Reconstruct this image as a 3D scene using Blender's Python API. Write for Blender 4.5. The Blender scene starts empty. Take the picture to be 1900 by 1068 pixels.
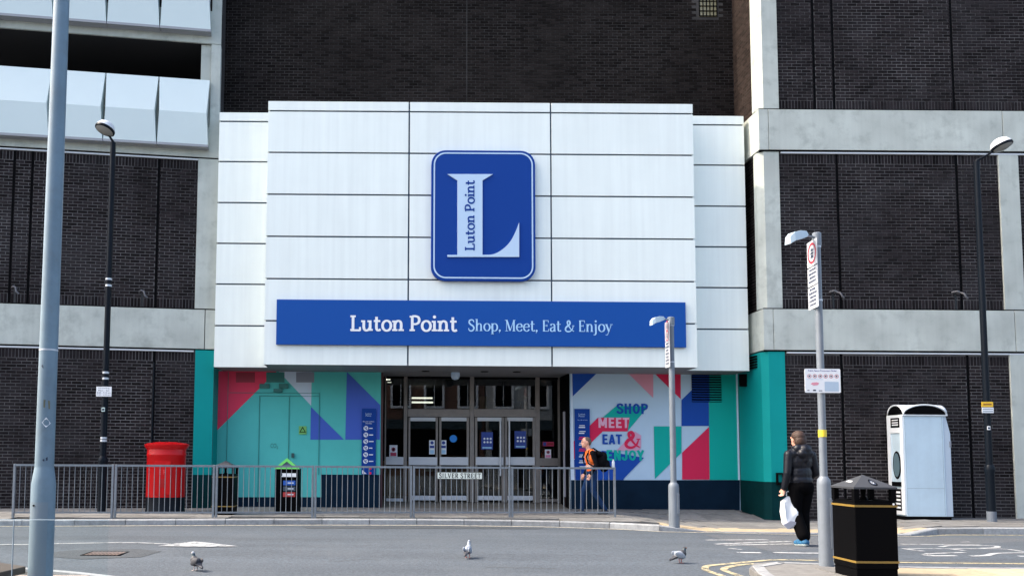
import bpy, bmesh, math, random
import numpy as np
from mathutils import Vector, Matrix
random.seed(7)
S = bpy.context.scene
COL = S.collection
R_ = math.radians
# ------------------------------------------------------------------ camera
F_PX, PPX, PPY, PITCH, ROLL, CAMZ = 1500.0, 735.0, 740.0, R_(3.95), 0.0072, 1.28
Fv = Vector((0, math.cos(PITCH), math.sin(PITCH)))
R0 = Vector((1, 0, 0)); U0 = Vector((0, -math.sin(PITCH), math.cos(PITCH)))
Rv = R0*math.cos(ROLL) + U0*math.sin(ROLL)
Uv = U0*math.cos(ROLL) - R0*math.sin(ROLL)
CAM = Vector((0, 0, CAMZ))
cd = bpy.data.cameras.new('camera'); cam = bpy.data.objects.new('camera', cd); COL.objects.link(cam)
cd.sensor_width = 36.0; cd.lens = 36.0*F_PX/1900.0
cd.shift_x = (950.0-PPX)/1900.0; cd.shift_y = (PPY-534.0)/1900.0
cd.clip_start = 0.05; cd.clip_end = 2000
M4 = Matrix((Rv, Uv, -Fv)).transposed().to_4x4(); M4.translation = CAM
cam.matrix_world = M4
S.camera = cam
# ------------------------------------------------------------------ sky, sun, exposure
SUN_EL = R_(49); SUN_FROM = Vector((-math.cos(SUN_EL), 0.035, math.sin(SUN_EL))).normalized()
W = bpy.data.worlds.new('World'); S.world = W; W.use_nodes = True
wn = W.node_tree; wn.nodes.clear()
sky = wn.nodes.new('ShaderNodeTexSky'); sky.sky_type = 'NISHITA'; sky.sun_disc = False
sky.sun_elevation = SUN_EL; sky.sun_rotation = math.atan2(SUN_FROM.x, SUN_FROM.y)
sky.air_density = 1.0; sky.dust_density = 4.5; sky.ozone_density = 0.25
bg = wn.nodes.new('ShaderNodeBackground'); bg.inputs[1].default_value = 0.15
wo = wn.nodes.new('ShaderNodeOutputWorld')
wn.links.new(sky.outputs[0], bg.inputs[0]); wn.links.new(bg.outputs[0], wo.inputs[0])
sd = bpy.data.lights.new('sun', 'SUN'); sd.energy = 1.4; sd.angle = R_(1.2); sd.color = (1.0, 0.91, 0.78)
so = bpy.data.objects.new('sun', sd); COL.objects.link(so)
so.rotation_euler = (-SUN_FROM).to_track_quat('-Z', 'Y').to_euler(); so.location = (-20, 0, 30)
S.view_settings.view_transform = 'Standard'; S.view_settings.look = 'None'
S.view_settings.exposure = 1.72; S.view_settings.gamma = 1.0
S.view_settings.use_curve_mapping = False
S.render.engine = 'CYCLES'

# ------------------------------------------------------------------ pixel -> world helpers
def ray(px, py): return Fv + Rv*((px-PPX)/F_PX) - Uv*((py-PPY)/F_PX)
def P(px, py, Y):
    d = ray(px, py); return CAM + d*(Y/d.y)
def X(px, py, Y): return P(px, py, Y).x
def Z(px, py, Y): return P(px, py, Y).z
def sstep(a, b, v):
    t = min(1, max(0, (v-a)/(b-a))); return t*t*(3-2*t)
def pav(x, y):
    d = -0.13*sstep(4.8, 6.4, x) + 0.08*sstep(10.0, 11.5, x)
    if x < 8.6: d *= 1-sstep(18.4, 19.8, y)
    return d
def road(x, y):
    zf = -0.11 - 0.07*sstep(4, 9, x)
    if y > 11.5: return -0.05 + (zf+0.05)*min(1.0, (y-11.5)/4.0)
    if y > 8.5: return -0.05 - 0.05*(11.5-y)/3.0
    return -0.10
def G(px, py, z=0.0):
    d = ray(px, py); return CAM + d*((z-CAMZ)/d.z)
def GR(px, py, fn=road):
    z = -0.08
    for _ in range(12):
        p = G(px, py, z); z = fn(p.x, p.y)
    p = G(px, py, z); return p
def project(p):
    v = p-CAM; f = v.dot(Fv)
    return (PPX+F_PX*v.dot(Rv)/f, PPY-F_PX*v.dot(Uv)/f)

# ------------------------------------------------------------------ materials
MATS = {}
def srgb(r, g, b):
    f = lambda c: c/12.92 if c <= 0.04045 else ((c+0.055)/1.055)**2.4
    return (f(r/255), f(g/255), f(b/255), 1)
def mat(name, colr, rough=0.6, metal=0.0, spec=0.5, var=0.0, scale=3.0, streak=0.0, bump=0.0, bscale=60.0,
        rnd=0.0, dirt=None, dirt_amt=0.0, dscale=1.5, coat=0.0, detail=6.0, xs=0.0):
    """principled, colour modulated by world-position noise (var), vertical streaks, random per piece"""
    if name in MATS: return MATS[name]
    m = bpy.data.materials.new(name); m.use_nodes = True; nt = m.node_tree; L = nt.links.new
    b = nt.nodes['Principled BSDF']; N = nt.nodes.new
    c = tuple(colr[:3])+(1,)
    b.inputs['Base Color'].default_value = c; b.inputs['Roughness'].default_value = rough
    b.inputs['Metallic'].default_value = metal; b.inputs['Specular IOR Level'].default_value = spec
    b.inputs['Coat Weight'].default_value = coat; b.inputs['Coat Roughness'].default_value = 0.08
    geo = N('ShaderNodeNewGeometry')
    cur = None
    def mul(cur, facsock, lo, hi):
        mr = N('ShaderNodeMapRange'); L(facsock, mr.inputs[0])
        mr.inputs[1].default_value = 0.3; mr.inputs[2].default_value = 0.7
        mr.inputs[3].default_value = lo; mr.inputs[4].default_value = hi
        vm = N('ShaderNodeVectorMath'); vm.operation = 'SCALE'
        if cur is None: vm.inputs[0].default_value = c[:3]
        else: L(cur, vm.inputs[0])
        L(mr.outputs[0], vm.inputs['Scale']); return vm.outputs[0]
    if var:
        n = N('ShaderNodeTexNoise'); n.inputs['Scale'].default_value = scale; n.inputs['Detail'].default_value = detail
        n.inputs['Roughness'].default_value = 0.65
        L(geo.outputs['Position'], n.inputs['Vector']); cur = mul(cur, n.outputs[0], 1-var, 1+var)
    if streak:
        mp = N('ShaderNodeMapping'); mp.inputs['Scale'].default_value = (9, 9, 0.35)
        L(geo.outputs['Position'], mp.inputs['Vector'])
        n = N('ShaderNodeTexNoise'); n.inputs['Scale'].default_value = 1.0; n.inputs['Detail'].default_value = 5
        L(mp.outputs[0], n.inputs['Vector']); cur = mul(cur, n.outputs[0], 1-streak, 1+streak*0.6)
    if xs:
        mp = N('ShaderNodeMapping'); mp.inputs['Scale'].default_value = (.14, 1.5, 1)
        L(geo.outputs['Position'], mp.inputs['Vector'])
        n = N('ShaderNodeTexNoise'); n.inputs['Scale'].default_value = 1.0; n.inputs['Detail'].default_value = 6
        L(mp.outputs[0], n.inputs['Vector']); cur = mul(cur, n.outputs[0], 1-xs, 1+xs)
    if rnd:
        oi = N('ShaderNodeObjectInfo'); ad = N('ShaderNodeMath'); ad.operation = 'ADD'
        L(oi.outputs['Random'], ad.inputs[0]); L(geo.outputs['Random Per Island'], ad.inputs[1])
        fr = N('ShaderNodeMath'); fr.operation = 'FRACT'; L(ad.outputs[0], fr.inputs[0])
        mr = N('ShaderNodeMapRange'); L(fr.outputs[0], mr.inputs[0])
        mr.inputs[3].default_value = 1-rnd; mr.inputs[4].default_value = 1+rnd
        vm = N('ShaderNodeVectorMath'); vm.operation = 'SCALE'
        if cur is None: vm.inputs[0].default_value = c[:3]
        else: L(cur, vm.inputs[0])
        L(mr.outputs[0], vm.inputs['Scale']); cur = vm.outputs[0]
    if dirt_amt:
        n = N('ShaderNodeTexNoise'); n.inputs['Scale'].default_value = dscale; n.inputs['Detail'].default_value = 8
        n.inputs['Roughness'].default_value = 0.7
        L(geo.outputs['Position'], n.inputs['Vector'])
        mr = N('ShaderNodeMapRange'); L(n.outputs[0], mr.inputs[0]); mr.inputs[1].default_value = 0.48; mr.inputs[2].default_value = 0.72
        mr.inputs[4].default_value = dirt_amt
        mx = N('ShaderNodeMix'); mx.data_type = 'RGBA'; L(mr.outputs[0], mx.inputs[0])
        if cur is None: mx.inputs[6].default_value = c
        else: L(cur, mx.inputs[6])
        mx.inputs[7].default_value = tuple(dirt[:3])+(1,); cur = mx.outputs[2]
    if cur is not None: L(cur, b.inputs['Base Color'])
    if bump:
        n = N('ShaderNodeTexNoise'); n.inputs['Scale'].default_value = bscale; n.inputs['Detail'].default_value = 4
        L(geo.outputs['Position'], n.inputs['Vector'])
        bp = N('ShaderNodeBump'); bp.inputs['Strength'].default_value = bump; bp.inputs['Distance'].default_value = 0.01
        L(n.outputs[0], bp.inputs['Height']); L(bp.outputs[0], b.inputs['Normal'])
    MATS[name] = m; return m
def emis(name, colr, st):
    m = bpy.data.materials.new(name); m.use_nodes = True; b = m.node_tree.nodes['Principled BSDF']
    b.inputs['Base Color'].default_value = colr; b.inputs['Emission Color'].default_value = colr
    b.inputs['Emission Strength'].default_value = st; MATS[name] = m; return m
def glassmat(name, tint, ior=1.5, rough=0.0, boost=1.0):
    m = bpy.data.materials.new(name); m.use_nodes = True; nt = m.node_tree; nt.nodes.clear(); L = nt.links.new
    o = nt.nodes.new('ShaderNodeOutputMaterial'); mx = nt.nodes.new('ShaderNodeMixShader')
    t = nt.nodes.new('ShaderNodeBsdfTransparent'); t.inputs[0].default_value = tint
    g = nt.nodes.new('ShaderNodeBsdfGlossy'); g.inputs['Roughness'].default_value = rough
    fr = nt.nodes.new('ShaderNodeFresnel'); fr.inputs[0].default_value = ior
    mm = nt.nodes.new('ShaderNodeMath'); mm.operation = 'MULTIPLY'; mm.inputs[1].default_value = boost; mm.use_clamp = True
    L(fr.outputs[0], mm.inputs[0]); L(mm.outputs[0], mx.inputs[0]); L(t.outputs[0], mx.inputs[1]); L(g.outputs[0], mx.inputs[2]); L(mx.outputs[0], o.inputs[0])
    MATS[name] = m; return m

M_WHITE = mat('white panel', (0.84, 0.885, 0.83), 0.35, streak=0.045, var=0.025, scale=0.8)
M_CONC = mat('concrete', (0.50, 0.53, 0.48), 0.85, var=0.24, scale=2.6, streak=0.06, bump=0.25, bscale=40, dirt=(0.22, 0.22, 0.20), dirt_amt=0.45, dscale=1.3)
M_BRICK = mat('engineering brick', (0.018, 0.0145, 0.0155), 0.75, spec=0.04, rnd=0.5, var=0.25, scale=9, bump=0.3, bscale=90, dirt=(0.045, 0.042, 0.045), dirt_amt=0.6, dscale=0.7)
M_BRICKD = mat('dark brick', (0.014, 0.0115, 0.011), 0.8, spec=0.03, dirt=(0.028, 0.024, 0.022), dirt_amt=0.6, dscale=0.6, rnd=0.45, var=0.25, scale=9, bump=0.3, bscale=90)
M_BRICKSUN = mat('sunlit brick', (0.034, 0.024, 0.02), 0.75, spec=0.1, rnd=0.35, var=0.25, scale=9, bump=0.3, bscale=90)  # warm brown of the sunlight is put into the return wall's brick colour
M_MORT = mat('mortar', (0.13, 0.121, 0.118), 0.95, var=0.75, scale=0.55, bump=0.3)
M_MORTD = mat('dark mortar', (0.038, 0.035, 0.033), 0.95, var=0.85, scale=0.45, bump=0.3)
M_JOINT = mat('joint', (0.012, 0.035, 0.07), 0.5)
M_BLACK = mat('black', (0.003, 0.003, 0.0035), 0.7, spec=0.03)
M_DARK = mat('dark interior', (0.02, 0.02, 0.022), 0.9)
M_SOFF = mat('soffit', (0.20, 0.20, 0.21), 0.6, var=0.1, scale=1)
M_TEAL = mat('teal paint', (0.003, 0.275, 0.265), 0.6, spec=.12, var=0.04, scale=1.5)
M_TEALD = mat('dark teal paint', (0.002, 0.026, 0.029), 0.7, spec=.05, var=0.2, scale=3)
M_NAVY = mat('navy paint', (0.005, 0.016, 0.033), 0.7, spec=.05, var=0.2, scale=3)
M_FLASH = mat('flashing', (0.62, 0.64, 0.66), 0.4, metal=0.0)
M_BLUE = mat('sign blue', (0.004, 0.046, 0.265), 0.5, spec=0.15)
M_BLUE2 = mat('banner blue', (0.008, 0.075, 0.33), 0.5, spec=0.15)
M_PALE = mat('pale blue', srgb(186, 209, 231), 0.4)
M_SKYB = mat('text sky blue', srgb(168, 208, 240), 0.4)
M_PWHITE = mat('paint white', (0.83, 0.84, 0.85), 0.4)
M_GALV = mat('galvanised', (0.20, 0.225, 0.25), 0.5, metal=0.2, var=0.15, scale=14)
M_POLE = mat('grey blue pole paint', (0.145, 0.22, 0.275), 0.45, var=0.12, scale=4, dirt=(0.12, 0.14, 0.15), dirt_amt=0.35, dscale=6)
M_POLEL = mat('light grey pole paint', (0.165, 0.19, 0.22), 0.45, var=0.1, scale=5)
M_BLKP = mat('black gloss paint', (0.006, 0.009, 0.014), 0.4, spec=0.1)
M_RED = mat('post box red', srgb(190, 8, 16), 0.32, spec=.3, var=0.05, scale=3)
M_GOLD = mat('gold band', srgb(128, 102, 42), 0.5)
M_BIN = mat('bin black', (0.003, 0.003, 0.0035), 0.5, spec=0.02)
M_BINR = mat('bin roof grey', (0.05, 0.053, 0.06), 0.5, spec=.2)
M_ALU = mat('bronze aluminium', (0.22, 0.20, 0.185), 0.4, metal=0.3, var=0.1, scale=6)
M_ALUL = mat('brushed aluminium', (0.55, 0.58, 0.62), 0.4, metal=0.2)
M_MAROON = mat('maroon frame', (0.06, 0.018, 0.022), 0.5)
M_ASPH = mat('asphalt', (0.066, 0.080, 0.096), 0.9, var=0.42, scale=26, bump=1.0, bscale=60, dirt=(0.094, 0.108, 0.123), dirt_amt=0.6, dscale=0.6, detail=9, xs=0.16)
M_SLAB = mat('paving slab', (0.18, 0.175, 0.165), 0.85, rnd=0.16, var=0.2, scale=9, bump=0.25, dirt=(0.08, 0.08, 0.075), dirt_amt=0.5, dscale=2.2)
M_BED = mat('paving joints', (0.05, 0.05, 0.046), 0.95, var=0.2, scale=20)
M_KERB = mat('kerb stone', (0.30, 0.31, 0.315), 0.85, rnd=0.15, var=0.2, scale=14, bump=0.3, dirt=(0.12, 0.12, 0.12), dirt_amt=0.5, dscale=3)
M_TACT = mat('buff tactile slab', (0.42, 0.335, 0.22), 0.85, rnd=0.1, var=0.18, scale=12)
def worn(name, colr, thr):
    m = bpy.data.materials.new(name); m.use_nodes = True; nt = m.node_tree; L = nt.links.new
    b = nt.nodes['Principled BSDF']; b.inputs['Base Color'].default_value = colr; b.inputs['Roughness'].default_value = 0.7
    t = nt.nodes.new('ShaderNodeBsdfTransparent'); mx = nt.nodes.new('ShaderNodeMixShader')
    g = nt.nodes.new('ShaderNodeNewGeometry'); n = nt.nodes.new('ShaderNodeTexNoise'); n.inputs['Scale'].default_value = 9; n.inputs['Detail'].default_value = 8
    n.inputs['Roughness'].default_value = 0.75
    L(g.outputs['Position'], n.inputs['Vector'])
    mr = nt.nodes.new('ShaderNodeMapRange'); mr.inputs[1].default_value = thr-0.08; mr.inputs[2].default_value = thr+0.08; L(n.outputs[0], mr.inputs[0])
    L(mr.outputs[0], mx.inputs[0]); L(t.outputs[0], mx.inputs[1]); L(b.outputs[0], mx.inputs[2])
    L(mx.outputs[0], nt.nodes['Material Output'].inputs[0]); MATS[name] = m; return m
M_RWHITE = worn('road paint white', (0.34, 0.355, 0.36, 1), 0.42)
M_RWORN = worn('road paint worn', (0.46, 0.47, 0.47, 1), 0.43)
M_RYEL = worn('road paint yellow', (0.40, 0.35, 0.22, 1), 0.44)
M_RCREAM = worn('road paint cream', (0.50, 0.46, 0.36, 1), 0.40)
M_GLASS = glassmat('door glass', (0.62, 0.66, 0.66, 1), 1.5, boost=1.7)
M_CLEAR = glassmat('clear glass', (0.955, 0.98, 0.985, 1), 1.12)
M_SKIN = mat('skin', srgb(214, 160, 136), 0.5)

# ------------------------------------------------------------------ mesh building
class MB:
    def __init__(s): s.v = []; s.f = []
    def add(s, vs, fs):
        o = len(s.v); s.v += [tuple(v) for v in vs]; s.f += [tuple(i+o for i in f) for f in fs]; return s
    def box(s, x0, x1, y0, y1, z0, z1):
        return s.add([(x0,y0,z0),(x1,y0,z0),(x1,y1,z0),(x0,y1,z0),(x0,y0,z1),(x1,y0,z1),(x1,y1,z1),(x0,y1,z1)],
                     [(0,3,2,1),(4,5,6,7),(0,1,5,4),(1,2,6,5),(2,3,7,6),(3,0,4,7)])
    def prism(s, poly, a0, a1, axis='z'):
        """extrude 2-D polygon along axis: z (poly xy), y (poly xz), x (poly yz)"""
        n = len(poly)
        mk = {'z': lambda p, a: (p[0], p[1], a), 'y': lambda p, a: (p[0], a, p[1]), 'x': lambda p, a: (a, p[0], p[1])}[axis]
        vs = [mk(p, a0) for p in poly]+[mk(p, a1) for p in poly]
        fs = [tuple(range(n))[::-1], tuple(range(n, 2*n))]+[(i, (i+1) % n, (i+1) % n+n, i+n) for i in range(n)]
        return s.add(vs, fs)
    def sheet(s, poly3): return s.add(poly3, [tuple(range(len(poly3)))])
    def tube(s, pts, rads, n=14, cap=True):
        pts = [Vector(p) for p in pts]
        if not hasattr(rads, '__len__'): rads = [rads]*len(pts)
        rings = []; ref = None
        for i, p in enumerate(pts):
            t = (pts[min(i+1, len(pts)-1)]-pts[max(i-1, 0)])
            if t.length < 1e-9: t = Vector((0,0,1))
            t.normalize()
            if ref is None: ref = Vector((1,0,0)) if abs(t.x) < 0.9 else Vector((0,1,0))
            a = (ref-t*ref.dot(t)).normalized(); b = t.cross(a); ref = a
            rings.append([p+(a*math.cos(2*math.pi*k/n)+b*math.sin(2*math.pi*k/n))*rads[i] for k in range(n)])
        vs = [v for r in rings for v in r]; fs = []
        for i in range(len(pts)-1):
            for k in range(n): fs.append((i*n+k, i*n+(k+1) % n, (i+1)*n+(k+1) % n, (i+1)*n+k))
        if cap: fs.append(tuple(range(n))[::-1]); fs.append(tuple(range((len(pts)-1)*n, len(pts)*n)))
        return s.add(vs, fs)
    def lathe(s, c, prof, n=28, sx=1.0, sy=1.0, tilt=None):
        vs = []; fs = []
        for r, z in prof:
            for k in range(n):
                a = 2*math.pi*k/n; vs.append(Vector((r*math.cos(a)*sx, r*math.sin(a)*sy, z)))
        if tilt is not None: vs = [tilt @ v for v in vs]
        vs = [v+Vector(c) for v in vs]
        for i in range(len(prof)-1):
            for k in range(n): fs.append((i*n+k, i*n+(k+1) % n, (i+1)*n+(k+1) % n, (i+1)*n+k))
        fs.append(tuple(range(n))[::-1]); fs.append(tuple(range((len(prof)-1)*n, len(prof)*n)))
        return s.add(vs, fs)
    def build(s, name, m, parent=None, smooth=False, bevel=0.0, **tags):
        me = bpy.data.meshes.new(name); me.from_pydata(s.v, [], s.f)
        me.materials.append(m)
        bm = bmesh.new(); bm.from_mesh(me); bmesh.ops.recalc_face_normals(bm, faces=bm.faces)
        bm.to_mesh(me); bm.free()
        if smooth: me.shade_smooth(); 
        o = bpy.data.objects.new(name, me); COL.objects.link(o)
        if bevel:
            bv = o.modifiers.new('bevel', 'BEVEL'); bv.width = bevel; bv.segments = 2; bv.limit_method = 'ANGLE'
        if smooth:
            try: me.set_sharp_from_angle(angle=R_(40))
            except Exception: pass
        if parent is not None: o.parent = parent
        tag(o, **tags); return o
def tag(o, label=None, cat=None, group=None, kind=None):
    if label: o['label'] = label
    if cat: o['category'] = cat
    if group: o['group'] = group
    if kind: o['kind'] = kind
    return o
def thing(name, label, cat, loc=(0,0,0), rz=0.0, group=None):
    o = bpy.data.objects.new(name, None); COL.objects.link(o); o.location = loc; o.rotation_euler = (0,0,rz)
    o.empty_display_size = 0.2
    return tag(o, label, cat, group)
def adopt(root, objs):
    """parent world-space meshes to a root empty without moving them"""
    inv = Matrix.LocRotScale(root.location, root.rotation_euler, None).inverted()
    for o in objs:
        o.parent = root; o.matrix_parent_inverse = inv
class Thing:
    """collects world-space parts under an empty at the base"""
    def __init__(s, name, label, cat, loc=(0,0,0), group=None):
        s.o = thing(name, label, cat, loc, 0, group); s.inv = Matrix.Translation(-Vector(loc))
    def part(s, name, mb, m, smooth=False, bevel=0.0, under=None, **k):
        o = mb.build(name, m, None, smooth, bevel, **k)
        if under is None: o.parent = s.o; o.matrix_parent_inverse = s.inv
        else: o.parent = under
        return o
def box(*a): return MB().box(*a)

# ------------------------------------------------------------------ lettering
def catmull(pts, n=8):
    pts = [Vector((p[0], p[1])) for p in pts]; out = []
    for i in range(len(pts)-1):
        p0 = pts[max(i-1, 0)]; p1 = pts[i]; p2 = pts[i+1]; p3 = pts[min(i+2, len(pts)-1)]
        for k in range(n):
            t = k/n
            out.append(0.5*((2*p1)+(p2-p0)*t+(2*p0-5*p1+4*p2-p3)*t*t+(3*p1-p0-3*p2+p3)*t**3))
    out.append(pts[-1]); return out
def ell(cx, cy, rx, ry, a0=0, a1=360, n=28):
    return [Vector((cx+rx*math.cos(R_(a0+(a1-a0)*i/n)), cy+ry*math.sin(R_(a0+(a1-a0)*i/n)))) for i in range(n+1)]
ARCH = [(.16,.42),(.24,.59),(.38,.66),(.51,.6),(.56,.44),(.56,.2),(.56,0)]
# strokes: ('l', p, q, weight) with weight 1 thick .. 0 thin;  ('c', points) pen-driven curve;  serifs: (x, y, left, right)
GL = {
 'o': ([('e', ell(.35,.34,.265,.325))], [], .70),
 'n': ([('l',(.16,0),(.16,.68),1),('c',ARCH)], [(.16,0,1,1),(.56,0,1,1),(.16,.68,1,0)], .76),
 'h': ([('l',(.16,0),(.16,1.06),1),('c',ARCH)], [(.16,0,1,1),(.56,0,1,1),(.16,1.06,1,0)], .76),
 'u': ([('c',[(.16,.68),(.16,.45),(.16,.25),(.21,.08),(.33,.02),(.47,.08),(.56,.24)]),('l',(.56,.68),(.56,0),1)], [(.16,.68,1,0),(.56,.68,1,0),(.56,0,0,1)], .76),
 't': ([('c',[(.2,.92),(.2,.6),(.2,.22),(.24,.07),(.34,.03),(.46,.1)]),('l',(.03,.64),(.44,.64),0)], [], .5),
 'i': ([('l',(.16,0),(.16,.68),1),('d',(.16,.93))], [(.16,0,1,1),(.16,.68,1,0)], .36),
 'p': ([('l',(.16,-.3),(.16,.68),1),('e',ell(.36,.34,.25,.325))], [(.16,-.3,1,1),(.16,.68,1,0)], .72),
 'e': ([('l',(.1,.37),(.57,.37),0),('c',[(.57,.37),(.55,.54),(.44,.66),(.3,.65),(.15,.55),(.09,.34),(.15,.12),(.31,.01),(.46,.04),(.58,.17)])], [], .66),
 'a': ([('c',[(.12,.52),(.18,.64),(.32,.67),(.44,.6),(.47,.45),(.47,.2),(.5,.04),(.58,.03)]),('c',[(.47,.4),(.3,.36),(.14,.28),(.1,.14),(.18,.02),(.32,.03),(.47,.17)])], [], .62),
 'j': ([('c',[(.18,.68),(.18,.3),(.18,-.1),(.1,-.26),(-.04,-.27)]),('d',(.18,.93))], [(.18,.68,1,0)], .38),
 'y': ([('l',(.08,.68),(.33,.02),1),('c2',[(.56,.68),(.42,.32),(.26,-.1),(.15,-.27),(.02,-.25)])], [(.08,.68,1,1),(.56,.68,1,1)], .64),
 ',': ([('d',(.12,.05)),('l',(.15,.05),(.07,-.15),0)], [], .3),
 ' ': ([], [], .3),
 'L': ([('l',(.2,0),(.2,1),1),('l',(.06,.03),(.66,.03),0),('l',(.64,0),(.64,.24),0)], [(.2,1,1,1),(.2,0,1,0)], .72),
 'P': ([('l',(.2,0),(.2,1),1),('c',[(.2,.97),(.42,.97),(.58,.9),(.64,.72),(.58,.54),(.42,.46),(.2,.46)])], [(.2,0,1,1),(.2,1,1,0)], .74),
 'S': ([('s',[(.56,.76),(.52,.92),(.35,.99),(.17,.92),(.13,.74),(.27,.57),(.46,.45),(.57,.26),(.48,.06),(.29,0),(.12,.08),(.08,.26)])], [], .68),
 'M': ([('l',(.16,0),(.16,1),0),('l',(.16,1),(.5,.04),1),('l',(.5,.04),(.84,1),0),('l',(.84,0),(.84,1),1)], [(.16,0,1,1),(.84,0,1,1),(.14,1,1,0),(.86,1,0,1)], 1.02),
 'E': ([('l',(.2,0),(.2,1),1),('l',(.1,.97),(.62,.97),0),('l',(.2,.52),(.5,.52),0),('l',(.1,.03),(.64,.03),0),('l',(.61,.97),(.61,.78),0),('l',(.63,.03),(.63,.24),0),('l',(.49,.62),(.49,.42),0)], [], .72),
 '&': ([('s',[(.8,.5),(.72,.26),(.55,.06),(.32,.0),(.12,.08),(.08,.26),(.2,.44),(.42,.6),(.5,.78),(.4,.94),(.26,.88),(.26,.7),(.4,.46),(.6,.2),(.86,.02)]),('l',(.68,.52),(.9,.52),0)], [], .94),
 'I': ([('l',(.17,0),(.17,1),1)], [(.17,0,1,1),(.17,1,1,1)], .36),
 'V': ([('l',(.08,1),(.38,0),1),('l',(.38,0),(.68,1),0)], [(.08,1,1,1),(.68,1,1,1)], .76),
 'R': ([('l',(.18,0),(.18,1),1),('c',[(.18,.97),(.4,.97),(.54,.9),(.6,.74),(.54,.58),(.4,.5),(.18,.5)]),('l',(.36,.5),(.68,0),1)], [(.18,0,1,1),(.18,1,1,0),(.66,0,0,1)], .74),
 'T': ([('l',(.34,0),(.34,1),1),('l',(.04,.97),(.64,.97),0),('l',(.05,.97),(.05,.8),0),('l',(.63,.97),(.63,.8),0)], [(.34,0,1,1)], .68),
}
GS = {
 'S': ([('c',[(.5,.74),(.45,.88),(.3,.92),(.16,.86),(.13,.72),(.22,.58),(.4,.47),(.5,.32),(.46,.15),(.31,.08),(.15,.13),(.1,.28)])], [], .62),
 'H': ([('l',(.15,0),(.15,1),1),('l',(.5,0),(.5,1),1),('l',(.15,.52),(.5,.52),1)], [], .66),
 'O': ([('e',ell(.34,.5,.2,.41))], [], .68),
 'P': ([('l',(.15,0),(.15,1),1),('c',[(.15,.91),(.36,.91),(.48,.84),(.5,.69),(.46,.55),(.34,.48),(.15,.48)])], [], .6),
 'M': ([('l',(.15,0),(.15,1),1),('l',(.17,.96),(.4,.2),1),('l',(.4,.2),(.63,.96),1),('l',(.65,0),(.65,1),1)], [], .82),
 'E': ([('l',(.15,0),(.15,1),1),('l',(.15,.91),(.5,.91),1),('l',(.15,.5),(.47,.5),1),('l',(.15,.09),(.52,.09),1)], [], .58),
 'T': ([('l',(.28,0),(.28,1),1),('l',(.02,.91),(.54,.91),1)], [], .56),
 'A': ([('l',(.1,0),(.3,.98),1),('l',(.3,.98),(.5,0),1),('l',(.16,.26),(.44,.26),1)], [], .62),
 'N': ([('l',(.15,0),(.15,1),1),('l',(.16,.98),(.48,.02),1),('l',(.49,0),(.49,1),1)], [], .66),
 'J': ([('c',[(.36,1),(.36,.6),(.36,.26),(.3,.11),(.2,.09),(.1,.16),(.08,.32)])], [], .5),
 'Y': ([('l',(.08,1),(.29,.45),1),('l',(.5,1),(.29,.45),1),('l',(.29,.5),(.29,0),1)], [], .56),
}
def lettering(text, thick, thin, slen, sth, track=0.0, GL=GL):
    """list of 2-D polygons (quads) and total width"""
    polys = []; x = 0.0
    def quad(p, q, w0, w1=None):
        w1 = w0 if w1 is None else w1
        d = (q-p); 
        if d.length < 1e-6: return
        d.normalize(); n = Vector((-d.y, d.x)); polys.append([p+n*w0/2, p-n*w0/2, q-n*w1/2, q+n*w1/2])
    for ch in text:
        st, se, adv = GL[ch]; o = Vector((x, 0))
        for s_ in st:
            if s_[0] == 'l':
                w = thin+(thick-thin)*s_[3]; quad(Vector(s_[1])+o, Vector(s_[2])+o, w)
            elif s_[0] == 'd':
                polys.append([o+Vector(s_[1])+Vector((math.cos(a*math.pi/6), math.sin(a*math.pi/6)))*thick*0.62 for a in range(12)])
            else:
                pts = s_[1] if s_[0] == 'e' else catmull(s_[1]); n = len(pts); ws = []
                for i in range(n):
                    d = pts[min(i+1, n-1)]-pts[max(i-1, 0)]; d = d.normalized() if d.length > 1e-9 else Vector((0, 1))
                    if s_[0] == 'e' and i in (0, n-1): d = Vector((0, 1))
                    w = thin+(thick-thin)*abs(d.y)**1.3
                    if s_[0] == 's': w = thin+(thick-thin)*math.sin(math.pi*i/(n-1))**0.8
                    if s_[0] == 'c2': w = thin
                    ws.append(w)
                L_ = []; R2 = []
                for i in range(n):
                    d = pts[min(i+1, n-1)]-pts[max(i-1, 0)]
                    if s_[0] == 'e' and i in (0, n-1): d = pts[1]-pts[-2]
                    d = d.normalized() if d.length > 1e-9 else Vector((0, 1)); nn = Vector((-d.y, d.x))
                    L_.append(pts[i]+o+nn*ws[i]/2); R2.append(pts[i]+o-nn*ws[i]/2)
                for i in range(n-1): polys.append([L_[i], R2[i], R2[i+1], L_[i+1]])
        for (sx_, sy_, l, r) in se:
            yc = sy_+(sth/2 if sy_ < .3 else -sth/2)
            polys.append([o+Vector((sx_-thick/2-slen*l, yc-sth/2)), o+Vector((sx_+thick/2+slen*r, yc-sth/2)),
                          o+Vector((sx_+thick/2+slen*r, yc+sth/2)), o+Vector((sx_-thick/2-slen*l, yc+sth/2))])
        x += adv+track
    return polys, x-track
def lay(polys, fn, th=0.004):
    """polygons -> MB through fn(u, v, depth) with hair offsets so no two overlap in one plane"""
    m = MB()
    for i, p in enumerate(polys):
        d = th+0.00012*(i % 29)
        m.sheet([fn(q[0], q[1], d) for q in p])
    return m
_dg = None
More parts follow.
